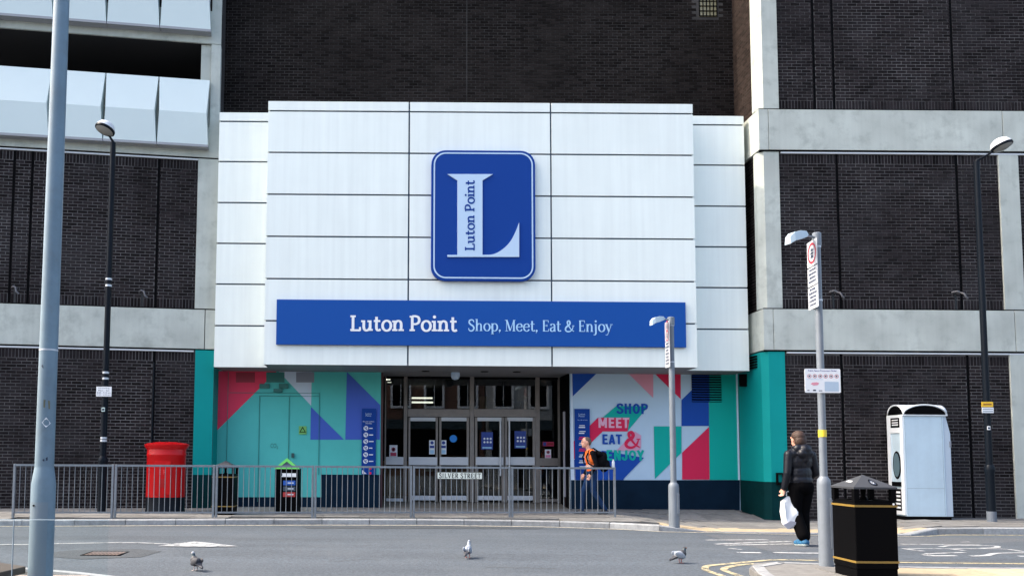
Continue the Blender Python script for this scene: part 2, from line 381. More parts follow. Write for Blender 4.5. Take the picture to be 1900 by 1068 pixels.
def textpolys(s, bold=0.0, track=1.0):
    cu = bpy.data.curves.new('t', 'FONT'); cu.body = s; cu.size = 1.0; cu.offset = bold; cu.resolution_u = 3; cu.space_character = track
    o = bpy.data.objects.new('t', cu); COL.objects.link(o)
    bpy.context.view_layer.update(); dg = bpy.context.evaluated_depsgraph_get()
    me = bpy.data.meshes.new_from_object(o.evaluated_get(dg))
    vs = [(v.co.x, v.co.y) for v in me.vertices]; fs = [tuple(p.vertices) for p in me.polygons]
    bpy.data.objects.remove(o); bpy.data.curves.remove(cu); bpy.data.meshes.remove(me)
    return vs, fs
def textmesh(s, x0, x1, z0, z1, y, bold=0.0, out=None, fn=None, track=1.0):
    """built-in letters stretched to fill the box x0..x1, z0..z1 on the plane y (facing -y)"""
    vs, fs = textpolys(s, bold, track); xs = [v[0] for v in vs]; ys = [v[1] for v in vs]
    a, b, c, d = min(xs), max(xs), min(ys), max(ys)
    fn = fn or (lambda u, v: (u, y, v))
    m = out or MB()
    m.add([fn(x0+(v[0]-a)/(b-a)*(x1-x0), z0+(v[1]-c)/(d-c)*(z1-z0)) for v in vs], fs); return m
def roundrect(x0, x1, z0, z1, r, n=8):
    out = []
    for cx, cz, a in ((x1-r, z1-r, 0), (x0+r, z1-r, 90), (x0+r, z0+r, 180), (x1-r, z0+r, 270)):
        for i in range(n+1): out.append((cx+r*math.cos(R_(a+90*i/n)), cz+r*math.sin(R_(a+90*i/n))))
    return out
def ringsheet(outer, inner, y):
    m = MB(); n = len(outer)
    m.add([(p[0], y, p[1]) for p in outer]+[(p[0], y, p[1]) for p in inner], [(i, (i+1) % n, (i+1) % n+n, i+n) for i in range(n)]); return m

# ------------------------------------------------------------------ bricks
class Bricks:
    """bricks of one building: full stretchers nearest the camera become objects, the rest one joined part"""
    BL, BH, J = 0.225, 0.075, 0.0165
    def __init__(s): s.panels = []
    def panel(s, back, o, du, x0, x1, z0, z1, m, soldier_top=False, soldier_bot=False, slots=(), holes=(), dark=None):
        """o origin Vector, du unit dir along the wall, outward normal = (du.y,-du.x)"""
        s.panels.append((back, o, du, x0, x1, z0, z1, m, soldier_top, soldier_bot, slots, holes))
    def make(s, limit=300):
        BL, BH, J = s.BL, s.BH, s.J; cand = []; rest = {}
        for pi, (back, o, du, x0, x1, z0, z1, m, st, sb, slots, holes) in enumerate(s.panels):
            dn = Vector((du.y, -du.x, 0)); items = []
            za, zb = z0, z1
            if sb:
                za = z0+BL
                k = 0
                while x0+k*BH < x1-0.02:
                    items.append((x0+k*BH+J/2, min(x0+(k+1)*BH-J/2, x1), z0+J/2, z0+BL-J/2, False)); k += 1
            if st:
                zb = z1-BL; k = 0
                while x0+k*BH < x1-0.02:
                    items.append((x0+k*BH+J/2, min(x0+(k+1)*BH-J/2, x1), z1-BL+J/2, z1-J/2, False)); k += 1
            nr = max(1, round((zb-za)/BH)); ch = (zb-za)/nr
            for r in range(nr):
                xx = x0-(BL/2 if r % 2 else 0)
                while xx < x1:
                    a, b = max(xx+J/2, x0), min(xx+BL-J/2, x1); full = (xx+J/2 >= x0 and xx+BL-J/2 <= x1)
                    if b-a > 0.02: items.append((a, b, za+r*ch+J/2, za+(r+1)*ch-J/2, full))
                    xx += BL
            for (a, b, c, d, full) in items:
                segs = [(a, b)]
                for (sa, sb_) in slots:
                    ns = []
                    for (p, q) in segs:
                        if q <= sa or p >= sb_: ns.append((p, q))
                        else:
                            if p < sa-0.02: ns.append((p, sa))
                            if q > sb_+0.02: ns.append((sb_, q))
                    segs = ns
                for (p, q) in segs:
                    if any(p < h[1] and q > h[0] and c < h[3] and d > h[2] for h in holes): continue
                    prd = random.uniform(0.006, 0.012); f2 = full and (p, q) == (a, b)
                    wc = o+du*((p+q)/2)+Vector((0, 0, (c+d)/2))
                    px, py = project(wc)
                    if px < -60 or px > 1960 or py < -40: continue
                    if f2: cand.append(((wc-CAM).length, pi, p, q, c, d, prd, wc))
                    else: rest.setdefault((back.name, m.name), []).append((pi, p, q, c, d, prd))
        cand.sort(key=lambda t: t[0])
        shared = {}
        for t in cand[limit:]: 
            pn = s.panels[t[1]]; rest.setdefault((pn[0].name, pn[7].name), []).append((t[1],)+t[2:7])
        for t in cand[:limit]:
            dist, pi, p, q, c, d, prd, wc = t; pn = s.panels[pi]; key = pn[7].name+'%.3f' % (d-c)
            if key not in shared:
                mb = MB(); w, h, e = (q-p)/2, (d-c)/2, 0.004
                mb.add([(-w,0.05,-h),(w,0.05,-h),(w,0.05,h),(-w,0.05,h),(-w,e,-h),(w,e,-h),(w,e,h),(-w,e,h),(-w+e,0,-h+e),(w-e,0,-h+e),(w-e,0,h-e),(-w+e,0,h-e)],
                       [(0,1,5,4),(1,2,6,5),(2,3,7,6),(3,0,4,7),(4,5,9,8),(5,6,10,9),(6,7,11,10),(7,4,8,11),(8,9,10,11)])
                b0 = mb.build('brick', pn[7]); shared[key] = b0.data; ob = b0
            else:
                ob = bpy.data.objects.new('brick', shared[key]); COL.objects.link(ob)
            du = pn[2]; dn = Vector((du.y, -du.x, 0))
            ob.location = wc+dn*prd; ob.rotation_euler = (0, 0, math.atan2(du.y, du.x)); ob.parent = pn[0]
        for (bn, mn), lst in rest.items():
            mb = MB()
            for (pi, p, q, c, d, prd) in lst:
                pn = s.panels[pi]; o, du = pn[1], pn[2]; dn = Vector((du.y, -du.x, 0))
                f = lambda u, z, w: o+du*u+dn*w+Vector((0, 0, z))
                mb.add([f(p,c,-.02),f(q,c,-.02),f(q,d,-.02),f(p,d,-.02),f(p,c,prd),f(q,c,prd),f(q,d,prd),f(p,d,prd)],
                       [(0,1,5,4),(1,2,6,5),(2,3,7,6),(3,0,4,7),(4,5,6,7)])
            o2 = mb.build('brickwork', MATS[mn], None, kind='stuff'); o2.parent = bpy.data.objects[bn]
EX = Vector((1, 0, 0))
# ================================================================== GROUND
YF = 16.4
def grid(x0, x1, nx, y0, y1, ny, fn, dz=0.0):
    m = MB(); vs = []; fs = []
    for j in range(ny+1):
        for i in range(nx+1):
            x = x0+(x1-x0)*i/nx; y = y0+(y1-y0)*j/ny; vs.append((x, y, fn(x, y)+dz))
    for j in range(ny):
        for i in range(nx): a = j*(nx+1)+i; fs.append((a, a+1, a+nx+2, a+nx+1))
    return m.add(vs, fs)
MB().sheet([(-600,-600,-0.42),(600,-600,-0.42),(600,600,-0.42),(-600,600,-0.42)]).build('ground', M_ASPH, kind='structure')
grid(-45, 45, 90, -14, 17.5, 63, road).build('road', M_ASPH, kind='structure')
# far kerb line (top front edge)
KPX = [(-160,965,0),(0,964,0),(210,963,0),(400,962.5,0),(600,962,0),(800,962.5,0),(1000,965,0),(1150,969.5,0),(1228,973.5,0),(1297,986,-.125),(1400,987,-.13),(1480,988,-.13),(1600,989,-.135),(1690,990,-.135),(1745,977.8,-.05),(1900,978.5,-.05),(2000,979,-.05)]
KW = [G(*k) for k in KPX]
KW = [Vector((-30, KW[0].y-0.5, 0))]+KW+[Vector((30, KW[-1].y, -.05))]
def kerby(x):
    for a, b in zip(KW, KW[1:]):
        if a.x <= x <= b.x:
            t = (x-a.x)/(b.x-a.x); return a.y+(b.y-a.y)*t
    return 15.5
def kerbz(x):
    for a, b in zip(KW, KW[1:]):
        if a.x <= x <= b.x:
            t = (x-a.x)/(b.x-a.x); return a.z+(b.z-a.z)*t
    return 0
def pavz(x, y):
    k = kerby(x); t = sstep(0.0, 0.9, y-k-0.1); return kerbz(x)*(1-t)+pav(x, y)*t
pv = MB(); vs = []; fs = []; NX, NY = 120, 14
for j in range(NY+1):
    for i in range(NX+1):
        x = -30+60*i/NX; k = kerby(x)+0.06; y = k+(21.6-k)*j/NY; vs.append((x, y, pavz(x, y)-0.028))
for j in range(NY):
    for i in range(NX): a = j*(NX+1)+i; fs.append((a, a+1, a+NX+2, a+NX+1))
pavement = pv.add(vs, fs).build('pavement', M_BED, kind='structure')
def kerb_run(pts, parent, m, zf, length=0.915, width=0.14, depth=0.3, name='kerbstone', flip=1):
    """individual kerb stones along a polyline of the top front edge; body lies on the left of travel when flip=1"""
    seg = []; tot = 0
    for a, b in zip(pts, pts[1:]):
        l = math.hypot(b.x-a.x, b.y-a.y); seg.append((tot, l, a, b)); tot += l
    def at(d):
        for s0, l, a, b in seg:
            if d <= s0+l+1e-6: return a.lerp(b, max(0, min(1, (d-s0)/l)))
        return seg[-1][3].copy()
    n = max(1, int(tot/length)); mesh = None
    for i in range(n):
        p, q = at(i*tot/n), at((i+1)*tot/n); d = (q-p); l = d.length; d.normalize()
        nrm = Vector((-d.y, d.x, 0)).normalized()*flip
        mb = MB(); ch = 0.018; g = 0.006
        prof = [(0.0, -depth), (0.0, -ch), (ch, 0.0), (width, 0.0), (width, -depth)]
        vs = [p+d*g+nrm*w+Vector((0,0,h)) for w, h in prof]+[q-d*g+nrm*w+Vector((0,0,h)) for w, h in prof]
        k = len(prof); mb.add(vs, [tuple(range(k))[::-1], tuple(range(k, 2*k))]+[(j, (j+1) % k, (j+1) % k+k, j+k) for j in range(k)])
        mb.build(name, m, parent)
kerb_run([k for k in KW if -14 < k.x < 17], pavement, M_KERB, None)
# paving slabs (0.75 x 0.6), tilted to the ground under them
slabs = {}
def slab(parent, x, y, fn, sx, sy, m, name='paving_slab', th=0.03):
    key = (m.name, round(sx, 3), round(sy, 3))
    if key not in slabs:
        b = box(-sx/2+.004, sx/2-.004, -sy/2+.004, sy/2-.004, -th, 0).build(name, m); slabs[key] = b.data; o = b
    else:
        o = bpy.data.objects.new(name, slabs[key]); COL.objects.link(o)
    z = fn(x, y); gx = (fn(x+.2, y)-fn(x-.2, y))/.4; gy = (fn(x, y+.2)-fn(x, y-.2))/.4
    o.location = (x, y, z+random.uniform(-.0015, .0015)); o.rotation_euler = (math.atan(gy), -math.atan(gx), 0); o.parent = parent
for r in range(8):
    for i in range(-16, 24):
        x = (i+0.5*(r % 2))*0.75; y = 20.1-r*0.6
        if y-0.3 < kerby(x)+0.16: continue
        pp = project(Vector((x, y, 0)))
        if pp[0] < -50 or pp[0] > 1950: continue
        if 5.3 < x < 10.1 and y < kerby(x)+1.0: continue
        slab(pavement, x, y, pavz, 0.75, 0.6, M_SLAB)
for i in range(13):                                     # buff tactile slabs at the dropped kerb
    for r in range(2):
        x = 5.45+i*0.4; slab(pavement, x, kerby(x)+0.36+r*0.4, pavz, 0.4, 0.4, M_TACT, 'tactile_slab')
# near pavements: left corner and right corner, top polygon with kerb
def near_pavement(name, pts, zc, m):
    mb = MB(); mb.prism([(p.x, p.y) for p in pts], -0.35, zc-0.028); return mb.build(name, m, kind='structure')
A = G(70, 1050.5, 0); B = G(225, 1068, 0); d = (B-A).normalized()
lp = [A-d*0+Vector((-14, 0.5, 0)), A, B, B+d*2.2, B+d*2.2+Vector((-14, -3, 0))]
near_left = near_pavement('near_pavement_left', lp, 0.0, M_BED)
M_PINK = mat('pinkish paving', (0.30, 0.24, 0.205), 0.85, rnd=0.1, var=0.15, scale=10)
kerb_run([lp[0]+Vector((9, 0, 0)), lp[1], lp[2], lp[3]], near_left, M_KERB, None, flip=-1, width=0.12)
for i in range(7):
    for j in range(7):
        x = -2.9-i*0.6; y = 8.9-j*0.6
        q = Vector((x, y, 0)); e = (q-A).cross(d).z      # positive = inside, left of travel reversed
        if e > 0.42 and y < A.y-0.5: slab(near_left, x, y, lambda a, b: 0.0, 0.6, 0.6, M_PINK)
T0 = G(1420, 1070, 0.0); T1 = G(1390, 1052, 0.0); T2 = G(1399, 1042.5, 0.0); T3 = G(1434, 1040.5, 0.0); T4 = G(1700, 1050, 0.0); T5 = G(1960, 1052, 0.0)
ip = [T0+(T0-T1)*2.0, T0, T1, T2, T3, T4, T5]
near_right = near_pavement('near_pavement_right', ip+[Vector((T5.x+3, T5.y, 0)), Vector((T5.x+3, T0.y-4, 0)), Vector((T0.x, T0.y-4, 0))], 0.02, M_SLAB)
kerb_run(ip, near_right, M_KERB, None, length=0.6, flip=-1, width=0.13)
for i in range(12):
    for j in range(8):
        x = 4.02+i*0.6; y = T4.y-.45-j*0.6
        q = Vector((x, y, 0))
        inside = (q-T1).cross(T0-T1).z < -0.5 if True else True
        if y > T4.y-0.42 or x < T1.x+0.45+max(0, (T1.y-y))*0.28: continue
        slab(near_right, x, y, lambda a, b: 0.0, 0.6, 0.6, M_TACT if x > 5.6 and y > 7.9 else M_SLAB, 'tactile_slab' if x > 5.6 and y > 7.9 else 'paving_slab')
# ---- road paint
def strip(pxs, w, m, name, z=0.006, label=None):
    pts = [GR(*p) for p in pxs]; mb = MB(); n = len(pts); Ls = []; Rs = []
    for i in range(n):
        d = pts[min(i+1, n-1)]-pts[max(i-1, 0)]; d.z = 0; d.normalize(); nn = Vector((-d.y, d.x, 0))
        for s_, l in ((1, Ls), (-1, Rs)):
            p = pts[i]+nn*w/2*s_; l.append((p.x, p.y, road(p.x, p.y)+z))
    mb.add(Ls+Rs, [(i, i+n, i+n+1, i+1) for i in range(n-1)])
    return mb.build(name, m, kind='structure')
def sm(pts, n=5): return [(v.x, v.y) for v in catmull(pts, n)]
def kerbline(x0, x1, off, w, m, name, n=60):
    mb = MB(); vs = []
    for i in range(n+1):
        x = x0+(x1-x0)*i/n
        for o in (off-w/2, off+w/2): y = kerby(x)-o; vs.append((x, y, road(x, y)+0.006))
    mb.add(vs, [(2*i, 2*i+1, 2*i+3, 2*i+2) for i in range(n)]); return mb.build(name, m, kind='structure')
kerbline(-13, 5.6, 0.17, 0.09, M_RCREAM, 'kerb_line')
kerbline(5.6, 10.0, 0.12, 0.09, M_RCREAM, 'kerb_line')
kerbline(10.0, 16, 0.17, 0.10, M_RYEL, 'kerb_line')
strip([(-40,1010),(40,1010),(110,1008),(200,1006.5),(260,1006.5),(315,1009)], 0.10, M_RWHITE, 'road_arrow_shaft')
ap = [GR(*p) for p in ((293,1013.2),(330,1008),(362,1004.8),(385,1007),(442,1013.5),(380,1014.8))]
MB().sheet([(p.x, p.y, road(p.x, p.y)+0.011) for p in ap]).build('road_arrow_head', M_RWHITE, kind='structure')
YO = sm([(1368,1080),(1340,1068),(1311,1057.5),(1312,1050),(1340,1046.5),(1400,1041),(1450,1038.2),(1560,1040.5),(1700,1043.5),(1960,1046)])
YI = sm([(1396,1080),(1372,1068),(1345,1058),(1347,1053),(1370,1048),(1404,1045.3)])
strip(YO, 0.085, M_RYEL, 'yellow_line'); strip(YI, 0.085, M_RYEL, 'yellow_line')
for a, b in (((1310,1001.5),(1450,1000.5)),((1328,1009),(1480,1003)),((1345,1011),(1500,1008)),((1368,1024.5),(1412,1025)),((1436,1024.8),(1524,1026)),((1352,1017),(1376,1019)),
             ((1672,1004),(1800,1005)),((1672,1009),(1820,1010.5)),((1740,1001),(1770,1003)),((1680,1018),(1713,1022))):
    strip([a, ((a[0]+b[0])/2, (a[1]+b[1])/2), b], 0.09, M_RWORN, 'crossing_line')
for c in ([(1672,1017),(1760,1017.5),(1860,1018),(1900,1023),(1960,1028)], [(1745,1014),(1770,1011.5),(1840,1012),(1850,1015),(1820,1016.5)],
          [(1790,1024.5),(1722,1027),(1724,1030.5),(1775,1030.5)], [(1765,1018),(1790,1021)], [(1800,1031),(1830,1030),(1850,1026),(1905,1025)], [(1890,1031.5),(1950,1032)]):
    strip(sm(c, 4), 0.08, M_RWORN, 'road_lettering')
pg = [GR(*q) for q in ((1302,991),(1960,999),(1960,1044),(1700,1041),(1520,1038.5),(1420,1020))]
MB().sheet([(q.x, q.y, road(q.x, q.y)+0.003) for q in pg]).build('road_patch', mat('worn asphalt', (0.086, 0.094, 0.104), .9, var=.5, scale=30, bump=1.0, bscale=60, dirt=(.125,.13,.135), dirt_amt=.5, dscale=1.2, detail=9), kind='structure')
M_PATCH = mat('dark asphalt repair', (0.05, 0.058, 0.066), .9, var=.4, scale=30, bump=1.0, bscale=60, detail=9)
for pp_ in (((560,976.5),(760,975),(905,976.5),(1010,979),(1000,981),(880,980),(700,980.5),(570,979.5)), ((90,1024),(140,1020),(255,1018),(300,1022),(262,1033),(150,1037),(100,1033))):
    pz = [GR(*q) for q in pp_]; MB().sheet([(q.x, q.y, road(q.x, q.y)+0.004) for q in pz]).build('road_repair', M_PATCH, kind='structure')
rc = random.Random(11)
for (x0, y0, n_) in ((430, 1000, 12), (900, 1052, 10), (1050, 992, 9), (610, 1040, 8)):
    pts = []; x, y = x0, y0
    for k in range(n_): pts.append((x, y)); x += rc.uniform(8, 22); y += rc.uniform(-1.6, 1.6)
    strip(pts, .014, M_BED, 'road_crack', .0045)
# drain grating in the road
gc = GR(196, 1026.5); gz = road(gc.x, gc.y)
t = Thing('drain_grating', 'rusty rectangular iron drain grating set in the road near the grey lamp post', 'drain', (gc.x, gc.y, gz))
M_RUST = mat('rusty iron', (0.16, 0.115, 0.10), 0.8, var=0.4, scale=40)
a0, b0 = 0.26, 0.21
fr = MB(); fr.box(gc.x-a0, gc.x+a0, gc.y-b0, gc.y-b0+.03, gz-.05, gz+.008).box(gc.x-a0, gc.x+a0, gc.y+b0-.03, gc.y+b0, gz-.05, gz+.008)
fr.box(gc.x-a0, gc.x-a0+.03, gc.y-b0+.03, gc.y+b0-.03, gz-.05, gz+.008).box(gc.x+a0-.03, gc.x+a0, gc.y-b0+.03, gc.y+b0-.03, gz-.05, gz+.008)
t.part('frame', fr, M_BLACK)
t.part('sump', box(gc.x-a0+.03, gc.x+a0-.03, gc.y-b0+.03, gc.y+b0-.03, gz-.2, gz+.0045), M_BLACK)
for i in range(9):
    x = gc.x-a0+.055+i*.05; t.part('bar', box(x-.014, x+.014, gc.y-b0+.032, gc.y+b0-.032, gz-.03, gz+.0075), M_RUST)

# ================================================================== SHOPPING CENTRE (centre block)
Y_M, Y_D, Y_S, Y_C, Y_R = 19.87, 20.9, 18.94, 18.30, 18.5
XL, XRR = X(404.5, 750, Y_M), X(1370, 750, Y_M)          # mural recess left / right
XD0, XD1 = X(706, 800, Y_M), X(1058, 800, Y_M)           # door recess
ZS = Z(560, 688.5, Y_M)                                  # soffit
ZT = 16.0
ctr = Thing('shopping_centre', 'dark brick shopping centre block with white panelled entrance canopy and painted ground floor', 'building', (X(890, 900, Y_M), Y_M, 0))
back = ctr.part('upper_wall', box(XL-0.3, XRR+0.9, Y_M, Y_M+0.4, ZS+.3, ZT), M_MORTD)
BK = Bricks()
vx0, vx1 = X(1296, 16, Y_M), X(1331, 16, Y_M); vz0, vz1 = Z(1312, 33, Y_M), Z(1312, 33, Y_M)+0.9
jx = X(866, 80, Y_M)
BK.panel(back, Vector((0, Y_M, 0)), EX, XL-0.3, XRR+0.1, Z(890, 235, Y_M), Z(890, -60, Y_M), M_BRICKD, slots=((jx-.014, jx+.014),), holes=((vx0, vx1, vz0, vz1),))
vent = ctr.part('glass_block_window', box(vx0+.02, vx1-.02, Y_M-.01, Y_M+.02, vz0+.02, vz1), mat('lit yellow glass', (0.25, 0.22, 0.12), 0.3))  # the window's yellow light is painted into the glass colour
gm = MB()
for i in range(6):
    x = vx0+.02+(vx1-vx0-.04)*i/5; gm.box(x-.012, x+.012, Y_M-.02, Y_M-.0105, vz0+.02, vz1)
for k in range(7): gm.box(vx0+.02, vx1-.02, Y_M-.024, Y_M-.0205, vz0+.02+k*.13, vz0+.045+k*.13)
ctr.part('bar', gm, M_BLACK, under=vent)
# ground floor walls beside the doors
wl = ctr.part('mural_wall', box(XL, XD0, Y_M+.0, Y_M+.3, -.3, ZS+.05), mat('mural green', (.088, .49, .455), 0.6, spec=.15, var=0.05, scale=1.2))
wr = ctr.part('mural_wall', box(XD1, XRR, Y_M+.0, Y_M+.3, -.3, ZS+.05), mat('mural pale', srgb(184, 208, 228), 0.6, spec=.15, var=0.03, scale=1.2))
M_MRED = mat('mural red', srgb(228, 66, 96), 0.6, spec=.15); M_MBLU = mat('mural violet blue', srgb(70, 98, 186), 0.6, spec=.15)
M_MGREY = mat('mural grey white', srgb(192, 208, 224), 0.6, spec=.15); M_MPINK = mat('mural pink', srgb(218, 152, 172), 0.6, spec=.15)
M_MDB = mat('mural deep blue', srgb(28, 76, 166), 0.6, spec=.15); M_MGRN = mat('mural green two', srgb(14, 170, 158), 0.6, spec=.15); M_MCRIM = mat('mural crimson', srgb(216, 42, 84), 0.6, spec=.15)
M_MDT = mat('mural dark green', srgb(36, 110, 104), 0.5); M_MDR = mat('mural dark red', srgb(150, 30, 55), 0.5); M_MDG = mat('mural dark grey', srgb(125, 132, 145), 0.5)
lz = [0]
def mural(parent, pts, m, name='painted_shape', k=None):
    lz[0] += 1; d = 0.003+0.0007*(lz[0] % 24) if k is None else k
    return ctr.part(name, MB().sheet([P(px, py, Y_M)-Vector((0, d, 0)) for px, py in pts]), m, under=parent)
zt = lambda x: 688.5+0.0055*(x-400)
mural(wl, [(404.7,688),(513.4,688.5),(403,797.6)], M_MRED)
mural(wl, [(516.8,688.5),(578.6,689),(577.3,752)], M_MGREY)
mural(wl, [(576.8,754),(575.8,815),(638.4,815)], M_MBLU)
mural(wl, [(643.5,689.2),(705.7,751),(704.8,815),(640.7,815)], M_MBLU)
mural(wl, [(596.5,879.5),(705.5,880),(705.5,960),(596.5,960)], M_NAVY, 'skirting')
mural(wl, [(400,921.5),(596.5,921.5),(596.5,960),(400,960)], M_NAVY, 'skirting')
mural(wl, [(438,690),(473,690),(473,709),(438,709)], M_MDR, 'vent'); 
mural(wl, [(494,690),(528,690),(528,709),(494,709)], M_MDT, 'vent'); mural(wl, [(549.5,690),(583,690),(583,709),(549.5,709)], M_MDG, 'vent')
# painted-over service doors: fine real joints, hinges, cabinet
M_TJ = mat('painted joint', srgb(46, 124, 118), 0.6)
dj = MB()
def lineseg(x0, y0, x1, y1, w=0.009, dep=0.020):
    a, b = P(x0, y0, Y_M), P(x1, y1, Y_M)
    if abs(a.x-b.x) > abs(a.z-b.z): dj.box(min(a.x,b.x), max(a.x,b.x), Y_M-dep, Y_M+.001, a.z-w/2, a.z+w/2)
    else: dj.box(a.x-w/2, a.x+w/2, Y_M-dep-.001, Y_M+.001, min(a.z,b.z), max(a.z,b.z))
for s_ in ((426,728,592,728),(482,734,592,734),(482,734,480,930),(537,735,536,930),(593,728,592,880),(424,690,422,930)): lineseg(*s_)
ctr.part('door_joint', dj, M_TJ, under=wl)
hb = MB()
for (a, b, c, d_) in ((482,712,500,720),(518,712,535,720),(508,721,524,727)):
    p, q = P(a, d_, Y_M), P(c, b, Y_M); hb.box(p.x, q.x, Y_M-.06, Y_M, p.z, q.z)
ctr.part('door_closer', hb, M_MDT, under=wl)
p, q = P(541, 848, Y_M), P(546, 840, Y_M); ctr.part('padlock', box(p.x, q.x, Y_M-.05, Y_M, p.z, q.z), mat('dark lock', (0.03, 0.08, 0.08), 0.4), under=wl)
p, q = P(554.5, 805, Y_M), P(569, 790, Y_M)
ws = ctr.part('warning_label', box(p.x, q.x, Y_M-.022, Y_M, p.z, q.z), mat('label lime', srgb(112, 178, 96), 0.5), under=wl)
c_ = P(561.7, 798, Y_M); 
def tri(cx, cz, r): return [(cx+r*math.sin(R_(a)), cz+r*math.cos(R_(a))) for a in (0, -120, 120)]
o_, i_ = tri(c_.x, c_.z, .095), tri(c_.x, c_.z, .06)
ringsheet(o_, i_, Y_M-.026).build('warning_triangle', M_BLACK, wl)
p, q = P(502, 832, Y_M), P(516, 822, Y_M); textmesh('CO\u2082', p.x, q.x, p.z, q.z, Y_M-.008).build('lettering', M_TJ, wl)
# right mural
o = lambda x, y: (1020+x/2.67, 560+y/2.67)
mural(wr, [o(787,353),o(936,353),o(936,880),o(791,880)], M_MGRN)
mural(wr, [o(105,350),o(235,350),o(105,475)], M_MDB)
mural(wr, [o(385,350),o(512,350),o(512,475)], M_MPINK)
mural(wr, [o(515,350),o(648,350),o(648,480)], M_MCRIM)
mural(wr, [o(652,485),o(785,355),o(788,613),o(652,613)], M_MDB)
mural(wr, [o(515,615),o(652,615),o(652,745),o(520,875)], M_MGRN)
mural(wr, [o(655,745),o(788,618),o(791,878),o(655,878)], M_MCRIM)
mural(wr, [o(328,515),o(488,515),o(384,640),o(216,610)], M_MGRN)
mural(wr, [o(107,700),o(238,572),o(395,572),o(385,640),o(262,640),o(107,790)], M_MCRIM)
mural(wr, [o(330,735),o(420,640),o(452,660),o(452,720),o(440,735)], mat('mural rose', srgb(212, 158, 186), 0.6, spec=.15))
mural(wr, [o(105,880),o(105,785),o(262,735),o(466,770),o(365,874),o(365,880)], M_MDB)
mural(wr, [o(105,881),o(940,881),o(940,1075),o(105,1075)], M_NAVY, 'skirting')
mural(wr, [o(105,350),o(110,350),o(122,880),o(105,880)], mat('white trim', srgb(205, 220, 235), 0.5), 'trim')
p = P(*o(930,600), Y_M); q0, q1 = P(*o(930,880), Y_M), P(*o(930,352), Y_M)
ctr.part('trim', box(p.x-.018, p.x+.018, Y_M-.03, Y_M-.001, q0.z, q1.z), mat('white trim', srgb(205, 220, 235), 0.5), under=wr)
def mtext(s, x0, y0, x1, y1, m, bold):
    a, b = P(*o(x0, y1), Y_M), P(*o(x1, y0), Y_M); q_, wq = lettering(s, .185, .17, 0, 0, 0, GS)
    lay(q_, lambda u, v, d: (a.x+u/wq*(b.x-a.x), Y_M-.02-d, a.z+v*(b.z-a.z))).build('lettering', m, wr)
mtext('SHOP', 328, 503, 485, 553, M_MDB, 0.05); mtext('MEET', 237, 573, 393, 622, mat('mural blush', srgb(226, 170, 196), 0.5), 0.05)
mtext('EAT', 257, 655, 357, 703, M_MDB, 0.05); mtext('ENJOY', 277, 733, 465, 783, M_MGRN, 0.05)
pl, w_ = lettering('&', .2, .06, .05, .06); a, b = P(*o(370, 720), Y_M), P(*o(450, 640), Y_M)
lay(pl, lambda u, v, d: (a.x+u/w_*(b.x-a.x), Y_M-.02-d, a.z+v*(b.z-a.z))).build('lettering', M_MCRIM, wr)
# louvre in the right mural
a, b = P(*o(703, 495), Y_M), P(*o(847, 360), Y_M)
lv = ctr.part('louvre', box(a.x, b.x, Y_M-.024, Y_M-.021, a.z, b.z), M_BLACK, under=wr)
for i in range(11):
    z = a.z+(b.z-a.z)*(i+.5)/11; xm = X(*o(787, 400), Y_M)
    for x0, x1, m in ((a.x, xm-.002, M_MDB), (xm+.002, b.x, M_MGRN)):
        ctr.part('slat', MB().add([(x0,Y_M-.065,z-.018),(x1,Y_M-.065,z-.018),(x1,Y_M-.025,z+.004),(x0,Y_M-.025,z+.004),(x0,Y_M-.065,z-.008),(x1,Y_M-.065,z-.008),(x1,Y_M-.025,z+.012),(x0,Y_M-.025,z+.012)],
            [(0,1,2,3),(7,6,5,4),(0,4,5,1),(1,5,6,2),(2,6,7,3),(3,7,4,0)]), m, under=wr)
# ---- canopy
CX0, CX1 = X(493.5, 430, Y_C), X(1289.5, 430, Y_C); SX0, SX1 = X(402, 450, Y_S), X(1385, 450, Y_S)
CZ1 = Z(890, 190.5, Y_C); CZ0 = Z(890, 678.5, Y_C)
cb = ctr.part('canopy', MB().box(CX0+.03, CX1-.03, Y_C+.035, Y_M-.02, CZ0+.05, CZ1-.02), M_JOINT)
for s0, s1 in ((SX0+.02, CX0+.03), (CX1-.03, SX1-.02)):
    ctr.part('canopy_wing', box(s0, s1, Y_S+.035, Y_M-.02, CZ0+.05, CZ1-.02), M_JOINT)
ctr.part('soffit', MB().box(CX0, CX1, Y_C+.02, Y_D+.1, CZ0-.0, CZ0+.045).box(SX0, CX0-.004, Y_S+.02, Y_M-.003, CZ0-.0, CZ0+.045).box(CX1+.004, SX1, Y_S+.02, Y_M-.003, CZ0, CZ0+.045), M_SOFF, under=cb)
rows = [CZ1]+[Z(759, y, Y_C) for y in (207.5, 284.5, 362, 440, 518.5, 596.5)]+[CZ0]
vj = [CX0, X(758.2, 430, Y_C), X(1023, 430, Y_C), CX1]; g = 0.018
M_CAP = M_WHITE
for r in range(7):
    for c in range(3):
        x0 = vj[c]+(g if c else 0); x1 = vj[c+1]-(g if c < 2 else 0); z1 = rows[r]-(g if r else 0); z0 = rows[r+1]+(g if r < 6 else 0)
        ctr.part('panel', box(x0, x1, Y_C+random.uniform(-.002, .002), Y_C+.03, z0, z1), M_WHITE, bevel=0.004, under=cb)
for r in range(7):   # end returns of the proud centre box
    for x0, x1 in ((CX0, CX0+.028), (CX1-.028, CX1)):
        z1 = rows[r]-(g if r else 0); z0 = rows[r+1]+(g if r < 6 else 0)
        ctr.part('panel', box(x0, x1, Y_C+.032, Y_S+.03, z0, z1), M_WHITE, under=cb)
ctr.part('canopy_roof', MB().box(CX0, CX1, Y_C+.034, Y_M-.005, CZ1-.018, CZ1+.0), M_SOFF, under=cb)
